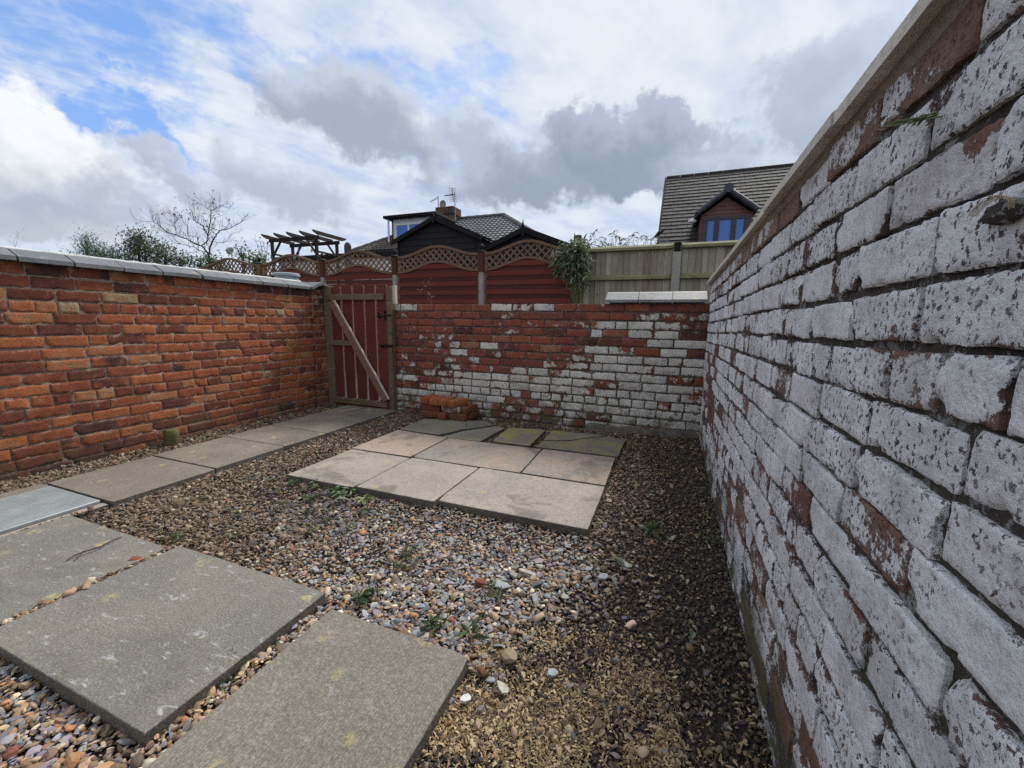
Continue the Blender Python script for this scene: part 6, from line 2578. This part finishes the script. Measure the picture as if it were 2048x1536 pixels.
# ------------------------------------------------------------------ plants
def leaf_mesh(name, P, D, L, Wr, cols, mat, fold=0.25, droop=0.3, upj=0.6):
    """lance-shaped folded leaves: P base points, D directions, L lengths"""
    n = len(P)
    P, D, L = np.asarray(P, float), np.asarray(D, float), np.asarray(L, float)
    D = D / np.linalg.norm(D, axis=1, keepdims=True)
    up = np.array([0, 0, 1.0]) + rng.normal(0, upj, (n, 3))
    S = np.cross(D, up)
    S /= np.linalg.norm(S, axis=1, keepdims=True) + 1e-9
    N = np.cross(S, D)
    w = (L * Wr)[:, None]
    l = L[:, None]
    b = P
    m1 = P + D * l * 0.38 + N * l * 0.03
    a1 = m1 + S * w * 0.5 + N * w * fold
    a2 = m1 - S * w * 0.5 + N * w * fold
    m2 = P + D * l * 0.72 - N * l * droop * 0.25
    b1 = m2 + S * w * 0.36 + N * w * fold * 0.8
    b2 = m2 - S * w * 0.36 + N * w * fold * 0.8
    t = P + D * l - N * l * droop * 0.6
    V = np.stack([b, m1, a1, a2, m2, b1, b2, t], 1).reshape(-1, 3)
    F0 = np.array([(0, 1, 2), (0, 3, 1), (1, 4, 5), (1, 5, 2), (1, 3, 6), (1, 6, 4), (4, 7, 5), (4, 6, 7)])
    F = (F0[None] + (np.arange(n) * 8)[:, None, None]).reshape(-1, 3)
    return np_mesh(name, V, F, mat, np.repeat(cols, 8, 0), np.zeros(len(F), bool))


def greens(n, pal, lo=0.7, hi=1.25):
    pal = np.array(pal)
    return pal[rng.integers(0, len(pal), n)] * rng.uniform(lo, hi, (n, 1))


def unit(n):
    v = rng.normal(size=(n, 3))
    return v / np.linalg.norm(v, axis=1, keepdims=True)


BUD = [(0.10, 0.155, 0.065), (0.075, 0.125, 0.055), (0.135, 0.18, 0.09), (0.21, 0.25, 0.16), (0.06, 0.07, 0.04), (0.115, 0.105, 0.055)]


def buddleia():
    Y0 = 6.45
    root = empty('buddleia_bush', (at_y(1140, 560, Y0).x, Y0, 0.9))
    tag(root, 'leafy green buddleia hanging over the join of the red and grey fences', 'bush')
    c0 = at_y(1158, 505, Y0)
    st = MB()
    P, D, L = [], [], []
    tips = [(1105, 525), (1112, 545), (1125, 520), (1135, 510), (1150, 500), (1165, 505), (1140, 555), (1155, 570), (1165, 575), (1120, 535), (1175, 540), (1170, 520), (1130, 560), (1150, 585),
            (1172, 580), (1145, 530), (1160, 545), (1128, 548), (1108, 515), (1140, 520), (1150, 545), (1135, 535), (1118, 528), (1165, 490), (1150, 488), (1172, 500)]
    for (u, v) in tips:
        e = at_y(u, v, Y0 + random.uniform(-0.30, 0.10))
        mid = (c0 + e) / 2 + Vector((random.uniform(-.05, .05), random.uniform(-.15, 0.05), 0.10))
        pts = [c0, c0.lerp(mid, 0.6), mid, mid.lerp(e, 0.6), e]
        st.tube(pts, [0.008, 0.006, 0.005, 0.004, 0.002], 5)
        for k in range(46):
            t = random.uniform(0.25, 1.0)
            j = min(3, int(t * 4))
            q = pts[j].lerp(pts[j + 1], t * 4 - j)
            d = (pts[j + 1] - pts[j]).normalized() * 0.5 + Vector((random.gauss(0, 0.7), random.gauss(0, 0.7), random.gauss(-0.35, 0.6)))
            P.append(q + Vector((random.gauss(0, .045), random.gauss(0, .045), random.gauss(0, .04))))
            D.append(d)
            L.append(random.uniform(0.07, 0.14))
    st.build('stem', M_bark, root)
    cols = greens(len(P), BUD)
    pale = rng.random(len(P)) < 0.05
    cols[pale] = (0.42, 0.44, 0.38)
    o = link('foliage', leaf_mesh('foliage', P, D, L, 0.24, cols, M_leaf, droop=0.5))
    put(o, root)
    # arching shoots that stand above the fence
    root2 = empty('buddleia_bush', (at_y(1240, 560, 7.2).x, 7.2, 0.0))
    tag(root2, 'row of thin buddleia shoots rising behind the grey fence top', 'bush')
    st = MB()
    P, D, L = [], [], []
    for (u, v, vb) in [(1175, 478, 500), (1183, 470, 500), (1190, 462, 500), (1200, 480, 500), (1208, 476, 500), (1218, 486, 500), (1225, 466, 498), (1233, 460, 498), (1236, 472, 498), (1243, 478, 498), (1262, 472, 496),
                       (1269, 465, 496), (1280, 474, 496), (1288, 471, 496), (1300, 478, 495), (1310, 472, 495), (1315, 484, 495), (1180, 488, 500), (1195, 490, 500), (1212, 490, 500), (1250, 486, 497), (1168, 484, 500)]:
        Y = 7.2 + random.uniform(-0.15, 0.25)
        e, b = at_y(u, v, Y), at_y(u + random.uniform(-14, 6), vb + 40, Y)
        mid = (e + b) / 2 + Vector((random.uniform(-.05, .05), 0, 0.05))
        pts = [b, b.lerp(mid, 0.6), mid, mid.lerp(e, 0.5) + Vector((0, 0, 0.02)), e]
        st.tube(pts, [0.006, 0.005, 0.004, 0.003, 0.002], 5)
        for k in range(15):
            t = random.uniform(0.35, 1.0) if k > 3 else 1.0
            j = min(3, int(t * 4))
            q = pts[j].lerp(pts[j + 1], min(1, t * 4 - j))
            sgn = random.choice((-1, 1))
            P.append(q)
            D.append(Vector((sgn * random.uniform(0.4, 1), random.gauss(0, 0.5), random.gauss(-0.3, 0.45))))
            L.append(random.uniform(0.05, 0.10))
    st.build('stem', M_bark, root2)
    o = link('foliage', leaf_mesh('foliage', P, D, L, 0.22, greens(len(P), BUD, 0.6, 1.1), M_leaf, droop=0.6))
    put(o, root2)


buddleia()


def shrub(name, label, Y, blobs, n, pal, leafL, Wr, seed, spiky=0.3, drop=0.0):
    cs = [(at_y(u, v, Y + dy), ru, rv) for (u, v, ru, rv, dy) in blobs]
    root = empty(name, (cs[0][0].x, Y, -0.05))
    tag(root, label, 'shrub')
    P, D, L = [], [], []
    k = Y / FPX * 1.25
    st = MB()
    for c, ru, rv in cs:
        m = int(n * ru * rv / sum(a * b for _, a, b in cs))
        st.tube([(c.x, c.y, -0.05), (c.x, c.y, c.z - rv * k * 0.3), (c.x + 0.05, c.y, c.z + rv * k * 0.5)], [0.05, 0.035, 0.008], 6)
        for i in range(9):
            d = Vector(unit(1)[0])
            d.z = abs(d.z)
            st.tube([(c.x, c.y, c.z - rv * k * 0.5), Vector((c.x, c.y, c.z)) + Vector((d.x * ru, d.y * ru, d.z * rv)) * k * 0.9], [0.015, 0.004], 5)
        ncl = max(6, m // 26)
        for q in range(ncl):
            d = unit(1)[0]
            rad = random.random() ** 0.4
            cc = np.array([c.x, c.y, c.z]) + d * np.array([ru * k, ru * k * 0.7, rv * k]) * rad
            sz = random.uniform(0.07, 0.17)
            out = d * 0.8 + np.array([0, 0, 0.35])
            for j in range(26):
                P.append(cc + rng.normal(0, sz, 3))
                D.append(out + rng.normal(0, 0.6, 3) + np.array([0, 0, -drop]))
                L.append(leafL * random.uniform(0.6, 1.3))
    st.build('trunk', M_bark, root)
    o = link('foliage', leaf_mesh('foliage', P, D, L, Wr, greens(len(P), pal, 0.55, 1.3), M_leaf, droop=0.4))
    put(o, root)


shrub('shrub', 'blue green feathery shrub behind the left wall coping', 8.0, [(190, 510, 45, 38, 0), (172, 490, 16, 26, 0.2), (225, 515, 45, 22, 0), (148, 525, 28, 20, 0.3)], 3400,
      [(0.075, 0.15, 0.085), (0.105, 0.19, 0.125), (0.06, 0.12, 0.065), (0.14, 0.22, 0.15)], 0.10, 0.20, 1, drop=0.2)
shrub('shrub', 'dark olive shrub between the feathery shrub and the bare tree', 8.3, [(290, 505, 48, 38, 0), (330, 515, 40, 26, 0), (275, 485, 26, 26, 0), (250, 520, 30, 20, .2), (360, 525, 22, 14, 0)], 4200,
      [(0.08, 0.115, 0.045), (0.055, 0.085, 0.035), (0.105, 0.14, 0.06), (0.125, 0.145, 0.075), (0.085, 0.08, 0.05)], 0.085, 0.36, 2)
shrub('shrub', 'low bright green shrub below the bare tree trunk', 8.6, [(400, 530, 40, 14, 0), (440, 532, 26, 10, 0), (420, 524, 14, 14, 0)], 1200,
      [(0.05, 0.11, 0.03), (0.07, 0.14, 0.04), (0.04, 0.08, 0.025)], 0.08, 0.36, 3)
shrub('shrub', 'light leafy climber on the fence between the first two arches', 7.2, [(510, 524, 22, 14, 0), (530, 530, 14, 8, 0), (485, 512, 10, 16, 0.3)], 900,
      [(0.09, 0.15, 0.04), (0.12, 0.18, 0.05), (0.07, 0.11, 0.04)], 0.07, 0.4, 4)


def bare_tree():
    Y = 11.0
    K = lambda x, y, dy=0.0: at_y(240 + x / 8.533, 390 + y / 8.533, Y + dy)
    limbs = [
        ([(1560, 1300), (1545, 1180), (1525, 1080), (1510, 1000)], 0.070, 0.055),
        ([(1510, 1000), (1440, 900), (1300, 840), (1140, 750), (960, 680), (800, 640), (640, 500), (550, 440), (570, 360)], 0.048, 0.008),
        ([(1400, 870), (1490, 770), (1495, 690), (1420, 540), (1330, 490), (1260, 430), (1240, 300), (1180, 220)], 0.034, 0.007),
        ([(1510, 1000), (1530, 900), (1580, 770), (1640, 700), (1690, 610), (1840, 590), (2040, 480), (2090, 440)], 0.050, 0.007),
        ([(1490, 690), (1520, 590), (1550, 400), (1560, 270), (1640, 220), (1720, 190), (1890, 210)], 0.030, 0.006),
        ([(1560, 270), (1460, 200), (1350, 150)], 0.014, 0.005),
        ([(1515, 1060), (1400, 960), (1250, 890), (1040, 840), (930, 820)], 0.026, 0.007),
        ([(1340, 850), (1330, 720), (1160, 690), (1150, 560), (1080, 450)], 0.020, 0.006),
        ([(960, 680), (950, 560), (930, 480), (1000, 400), (880, 340), (830, 300)], 0.018, 0.005),
        ([(1600, 800), (1760, 820), (1870, 720), (1950, 650)], 0.016, 0.005),
        ([(1690, 610), (1560, 560), (1400, 520), (1300, 380), (1200, 330)], 0.018, 0.005),
        ([(800, 640), (680, 610), (520, 600), (420, 640)], 0.014, 0.004),
        ([(550, 460), (420, 440), (330, 480)], 0.010, 0.004),
    ]
    root = empty('bare_tree', K(1545, 1180))
    root.location.z = -0.05
    tag(root, 'nearly leafless spreading tree with a few dark leaves behind the left wall', 'tree')
    m = MB()
    seeds = []
    base = K(1545, 1180)
    m.tube([(base.x, base.y, -0.1), (base.x, base.y, base.z * 0.5), base], [0.10, 0.085, 0.07], 8)
    for li, (pts, r0, r1) in enumerate(limbs):
        dyv = random.uniform(-0.6, 0.6) if li > 2 else random.uniform(-0.15, 0.15)
        W = []
        n = len(pts)
        for i, (x, y) in enumerate(pts):
            W.append(K(x, y, dyv * i / n + random.uniform(-0.04, 0.04)))
        # refine with a little crookedness
        Q, Rr = [], []
        for i in range(n - 1):
            for k in range(3):
                t = k / 3
                q = W[i].lerp(W[i + 1], t)
                Q.append(q + Vector((random.gauss(0, .012), random.gauss(0, .012), random.gauss(0, .012))))
                Rr.append(r0 + (r1 - r0) * (i + t) / (n - 1))
        Q.append(W[-1])
        Rr.append(r1)
        m.tube(Q, [r * 0.66 for r in Rr], 6)
        if li:
            for i in range(2, len(Q)):
                d = (Q[i] - Q[i - 1]).normalized()
                for _ in range(random.choice((1, 1, 2, 2))):
                    seeds.append((Q[i], d, Rr[i], 0))
            seeds.append((Q[-1], (Q[-1] - Q[-2]).normalized(), r1, 0))
    tw = MB()
    LP, LD, LL = [], [], []
    while seeds:
        p, d, r, lev = seeds.pop()
        side = Vector(unit(1)[0])
        nd = (d * 0.55 + side * 0.75 + Vector((0, 0, 0.30))).normalized()
        L = random.uniform(0.18, 0.48) * (0.62 ** lev)
        pts = [p]
        for k in range(4):
            nd = (nd + Vector(unit(1)[0]) * 0.22 + Vector((0, 0, 0.06))).normalized()
            pts.append(pts[-1] + nd * L / 4)
        rr = max(0.0028, min(r * 0.4, 0.007) * (0.75 ** lev))
        tw.tube(pts, [rr, rr * .9, rr * .8, rr * .7, rr * .55], 4, cap=False)
        if lev < 1:
            for k in (2, 3, 4):
                if random.random() < 0.62:
                    seeds.append((pts[k], nd, rr, lev + 1))
        if random.random() < 0.11:
            for _ in range(random.choice((1, 2, 3))):
                LP.append(pts[-1] + Vector((random.gauss(0, .02), 0, random.gauss(0, .02))))
                LD.append(Vector((random.gauss(0, 1), random.gauss(0, 1), -0.6)))
                LL.append(random.uniform(0.05, 0.09))
    m.build('trunk', M_bark, root, smooth=True)
    tw.build('crown', M_bark, root)
    o = link('leaves', leaf_mesh('leaves', LP, LD, LL, 0.5, greens(len(LP), [(0.03, 0.028, 0.022), (0.045, 0.04, 0.025)]), M_leaf))
    put(o, root)


bare_tree()


def twiggy(name, label, cat, Y, base, tips, n, rad, leafc, leafL, leafn):
    b = at_y(*base, Y)
    root = empty(name, (b.x, Y, -0.05))
    tag(root, label, cat)
    m = MB()
    P, D, L = [], [], []
    for (u, v) in tips:
        e = at_y(u, v, Y + random.uniform(-.15, .15))
        mid = (b + e) / 2 + Vector((random.gauss(0, .04), 0, random.uniform(0, .08)))
        pts = [b, b.lerp(mid, .5), mid, mid.lerp(e, .5), e]
        m.tube(pts, [rad, rad * .85, rad * .7, rad * .5, rad * .3], 5)
        for _ in range(n):
            q = pts[2].lerp(e, random.random())
            d = Vector(unit(1)[0]) * 0.14 + Vector((0, 0, 0.05))
            m.tube([q, q + d * .5, q + d], [rad * .35, rad * .3, rad * .2], 4)
            for _ in range(leafn):
                P.append(q + d * random.uniform(.4, 1))
                D.append(Vector(unit(1)[0]))
                L.append(leafL * random.uniform(.6, 1.2))
    m.build('stem', M_bark, root)
    if P:
        o = link('leaves', leaf_mesh('leaves', P, D, L, 0.45, greens(len(P), leafc), M_leaf))
        put(o, root)


twiggy('sapling', 'thin twiggy sapling just left of the pergola', 'tree', 12.8, (530, 530), [(510, 478), (518, 474), (527, 486), (522, 495), (540, 470), (535, 505)], 5, 0.012, [(0.04, 0.045, 0.03)], 0.07, 1)
twiggy('weed_stalk', 'dry wispy stalk rising above the far left coping', 'plant', 4.2, (30, 500), [(38, 462), (34, 470)], 3, 0.0025, [(0.22, 0.17, 0.15)], 0.02, 2)
twiggy('weed_stalk', 'dry reddish stalk with wispy seed heads against the red fence', 'plant', 4.62, (866, 612), [(846, 566), (853, 580), (842, 590)], 4, 0.003, [(0.35, 0.16, 0.08), (0.40, 0.26, 0.14)], 0.035, 2)


# weeds and grass on the ground
def weed(px, z, n, spread, leafL, pal, label, Wr=0.4, upz=0.35, world=None):
    p = at_z(*px, z) if world is None else Vector(world)
    root = empty('weed', (p.x, p.y, z))
    tag(root, label, 'weed', 'weeds in the gravel')
    P, D, L = [], [], []
    nst = max(2, n // 9)
    m = MB()
    for s in range(nst):
        c = Vector((p.x + random.gauss(0, spread), p.y + random.gauss(0, spread), z))
        c.z = gz(c.x, c.y)
        m.tube([c, c + Vector((random.gauss(0, .006), random.gauss(0, .006), 0.02))], [0.0016, 0.001], 4)
        for k in range(n // nst):
            a = random.uniform(0, 6.28)
            P.append(c + Vector((math.cos(a) * .004, math.sin(a) * .004, random.uniform(0.012, 0.034))))
            D.append(Vector((math.cos(a), math.sin(a), random.uniform(-0.1, 1.0) * upz * 2)))
            L.append(leafL * random.uniform(0.7, 1.7))
    tag(m.build('stem', M_leafstem, root), kind='stuff')
    o = link('leaves', leaf_mesh('leaves', P, D, L, Wr, greens(len(P), pal), M_leaf))
    put(o, root)
    tag(o, kind='stuff')


M_leafstem = plain('green_stem', (0.10, 0.13, 0.05), 0.7)
GR = [(0.055, 0.095, 0.024), (0.075, 0.12, 0.035), (0.045, 0.075, 0.022), (0.095, 0.135, 0.045)]
OL = [(0.09, 0.11, 0.035), (0.12, 0.14, 0.05), (0.07, 0.085, 0.03), (0.16, 0.17, 0.07)]
weed((616, 815), -0.05, 60, 0.10, 0.035, GR, 'leafy green weeds by the red wall left of the path end')
weed((655, 808), -0.05, 46, 0.06, 0.04, GR, 'leafy weeds at the foot of the left gate post')
weed((640, 975), -0.05, 74, 0.10, 0.035, GR, 'patch of green seedlings under the front left edge of the patio')
weed((690, 985), -0.05, 46, 0.06, 0.04, [(0.13, 0.19, 0.09), (0.10, 0.16, 0.06)], 'broad-leaved weed beside the grey slate offcut by the patio')
weed((600, 990), -0.05, 40, 0.06, 0.03, OL, 'straggly weeds left of the patio front corner')
weed((590, 1025), -0.05, 60, 0.13, 0.028, OL, 'thin weeds in the brown gravel left of the slate patch')
weed((660, 1060), -0.05, 50, 0.10, 0.03, OL, 'sparse weeds in the gravel above the big grey slab corner')
weed((345, 1085), -0.04, 30, 0.025, 0.022, GR, 'bright moss-like weed at the joint of the two grey slabs')
weed((815, 1120), -0.05, 40, 0.05, 0.03, OL, 'dark weed among slate chips in the middle of the gravel')
weed((715, 1205), -0.05, 34, 0.035, 0.03, GR, 'weed in the gravel right of the large grey slab')
weed((870, 1255), -0.05, 34, 0.03, 0.03, GR, 'small weed in the gravel above the ribbed slab')
weed((985, 1205), -0.05, 30, 0.03, 0.025, OL, 'wispy weed near the broad slate chip')
weed((945, 1290), -0.05, 12, 0.012, 0.05, GR, 'two dark green blades at the ribbed slab corner', Wr=0.22, upz=0.6)
weed((1303, 1068), -0.03, 22, 0.012, 0.05, GR, 'upright green sprout in the dark soil beside the right wall', Wr=0.25, upz=1.0)
weed((1395, 1070), -0.03, 26, 0.05, 0.025, OL, 'low weeds at the foot of the right wall')
weed((740, 1010), -0.05, 16, 0.02, 0.04, [(0.16, 0.20, 0.06)], 'light green weed under the middle of the patio front')
weed((430, 1000), -0.05, 26, 0.16, 0.02, OL, 'tiny weeds in the gravel right of the path slabs')


def litter():
    P, D, L, C = [], [], [], []
    pal = np.array([(0.14, 0.085, 0.045), (0.22, 0.14, 0.075), (0.09, 0.06, 0.035), (0.30, 0.22, 0.13), (0.17, 0.15, 0.07), (0.36, 0.30, 0.21)])
    n = 0
    while n < 1500:
        if random.random() < 0.42:
            x, y = random.uniform(-0.42, 0.30), random.uniform(0.7, 4.1)
            if random.random() > float(soilness(np.array([x]), np.array([y]))[0]) + 0.15:
                continue
        else:
            x, y = random.uniform(-4.1, -1.3), random.uniform(1.15, 4.1)
        if any(inside(p, np.array([x]), np.array([y]), 0.01)[0] for p in SLABS):
            continue
        n += 1
        P.append((x, y, gz(x, y) + random.uniform(0.004, 0.012)))
        a = random.uniform(0, 6.28)
        D.append((math.cos(a), math.sin(a), random.gauss(0.05, 0.15)))
        L.append(random.uniform(0.010, 0.030))
        C.append(pal[random.randrange(6)] * random.uniform(0.7, 1.2))
    o = link('leaf_litter', leaf_mesh('leaf_litter', P, D, L, 0.5, np.array(C), M_husk, droop=0.5, upj=0.25))
    tag(o, 'brown leaf litter strewn over the soil strip and back gravel', kind='stuff')
    m = MB()
    for k in range(26):
        x, y = random.uniform(-0.35, 0.26), random.uniform(0.75, 3.4)
        a = random.uniform(0, 3.14)
        l = random.uniform(0.02, 0.07)
        z = gz(x, y) + 0.008
        m.tube([(x, y, z), (x + math.cos(a) * l * .5, y + math.sin(a) * l * .5, z + 0.006), (x + math.cos(a) * l, y + math.sin(a) * l, z)], [0.0012, 0.0016, 0.0008], 5)
    o = m.build('twig_litter', M_twig)
    tag(o, 'small broken twigs scattered on the soil strip', kind='stuff')


litter()


def grass_tuft():
    p = at_z(455, 1352, -0.045)
    root = empty('grass_tuft', (p.x, p.y, -0.05))
    tag(root, 'tuft of dark green grass between the large grey slab and the ribbed slab', 'grass')
    P, D, L = [], [], []
    for i in range(150):
        P.append(p + Vector((random.gauss(0, .016), random.gauss(0, .042), -0.005)))
        a = random.uniform(0, 6.28)
        D.append(Vector((math.cos(a) * .7, math.sin(a) * .7, random.uniform(.4, 1.2))))
        L.append(random.uniform(0.035, 0.085))
    me = leaf_mesh('blades', P, D, L, 0.085, greens(len(P), [(0.045, 0.085, 0.02), (0.06, 0.115, 0.03), (0.035, 0.065, 0.018), (0.10, 0.15, 0.04)]), M_leaf, droop=0.4)
    o = link('blades', me)
    put(o, root)


grass_tuft()

# fallen leaves
def fallen(px, L, pal, rz, label, z=-0.03):
    p = at_z(*px, z)
    me = leaf_mesh('fallen_leaf', [(0, 0, 0.006)], [(math.cos(R(rz)), math.sin(R(rz)), 0.12)], [L], 0.45, np.array([pal]), M_leaf, upj=0.15)
    o = link('fallen_leaf', me)
    o.location = p
    tag(o, label, 'leaf', 'fallen leaves')


fallen((1383, 1282), 0.05, (0.22, 0.27, 0.16), 80, 'pale green fallen leaf lying on the dark soil')
fallen((1250, 1132), 0.085, (0.13, 0.15, 0.10), 150, 'dull grey green leaf at the soil edge')
fallen((667, 1003), 0.09, (0.20, 0.27, 0.15), 40, 'large pale green leaf by the weeds before the patio')
fallen((1292, 345 + 745), 0.06, (0.24, 0.11, 0.05), 10, 'curled orange brown leaf on the soil right of the patio')


# straw caught in the right wall and the lump of old bird nest
def wall_bits():
    m = MB()
    W = lambda u, v, o=0.012: at_x(u, v, RX - o)
    for k in range(7):
        j = lambda: random.uniform(-6, 6)
        m.tube([W(1880 + j(), 228 + j(), 0.006), W(1830 + j(), 240 + j(), 0.022), W(1790 + j(), 246 + j(), 0.028), W(1756 + j(), 256 + j(), 0.020)], [0.0009, 0.0008, 0.0006, 0.0003], 5)
    P = [W(random.uniform(1760, 1880), random.uniform(228, 256), 0.02) for _ in range(24)]
    D = [Vector((-0.3, random.uniform(0.2, 1), random.uniform(-.3, .3))) for _ in P]
    root = empty('wall_weed', W(1830, 240, 0.0))
    tag(root, 'small straggling weed rooted in a joint high on the right wall', 'weed')
    o = m.build('stem', M_leafstem, root)
    o = link('leaves', leaf_mesh('leaves', P, D, [random.uniform(.006, .018) for _ in P], 0.3, greens(len(P), [(0.07, 0.10, 0.035), (0.11, 0.12, 0.05), (0.25, 0.20, 0.12)]), M_leaf))
    put(o, root)
    m = MB()
    for k in range(5):
        b = W(1735, 250, 0.008)
        e = W(1702 + random.uniform(-10, 14), 262 + random.uniform(0, 22), 0.02)
        mid = W(1712 + random.uniform(-4, 6), 244 + random.uniform(-3, 4), 0.03)
        m.tube([b, b.lerp(mid, .6), mid, e], [0.0006, 0.0006, 0.0005, 0.0003], 4)
    o = m.build('straw_wisp', M_straw)
    tag(o, 'pale curled straw wisp sticking out under the right wall coping', 'straw')
    # lump with dry grass over it
    c = W(2012, 424, 0.004)
    root = empty('nest_lump', c)
    tag(root, 'brown earthy lump rimmed with dry grass in a joint at the right edge', 'nest')
    V0, F0 = ico(3)
    V = []
    for v in V0:
        p = Vector(v)
        f = 1 + 0.22 * mnoise.noise(p * 2.2) + 0.12 * mnoise.noise(p * 6)
        V.append(c + Vector((p.x * 0.013 * f, p.y * 0.026 * f, p.z * 0.0125 * f)))
    mm = MB()
    mm.add(V, [tuple(f) for f in F0])
    mm.build('lump', M_mort_right, root, smooth=True)
    m = MB()
    for k in range(6):
        e = random.uniform(-0.1, 0.1)
        pts = [c + Vector((-0.009 - 0.0012 * k, (0.0275 + 0.0006 * k) * math.cos(t + e), (0.0135 + 0.0005 * k) * math.sin(t + e) + random.uniform(-.0004, .0004))) for t in [math.pi * (0.05 + 0.125 * q) for q in range(9)]]
        m.tube(pts, [0.0004] * 9, 5)
    o = m.build('grass_rim', M_straw, root)
    tag(o, kind='stuff')


wall_bits()

# lane beyond the gate: pale mauve gravel strip seen through the gaps
m = MB()
m.add([(-9, 4.45, -0.046), (3, 4.45, -0.046), (3, 6.6, -0.046), (-9, 6.6, -0.046)], [(0, 1, 2, 3)])
mt, nt, b_ = newmat('lane_gravel')
w_ = worldvec(nt)
cc_ = nt.mix(nt.range(nt.noise(w_, 45, 5, 0.7), 0.35, 0.65), (0.07, 0.06, 0.058), (0.24, 0.21, 0.22))
nt.l.new(cc_, b_.inputs['Base Color'])
nt.l.new(nt.bump(nt.noise(w_, 60, 4, 0.7), 0.8, 0.02), b_.inputs['Normal'])
o = m.build('lane', mt)
tag(o, 'grey mauve gravel lane behind the back wall and gate', kind='structure')
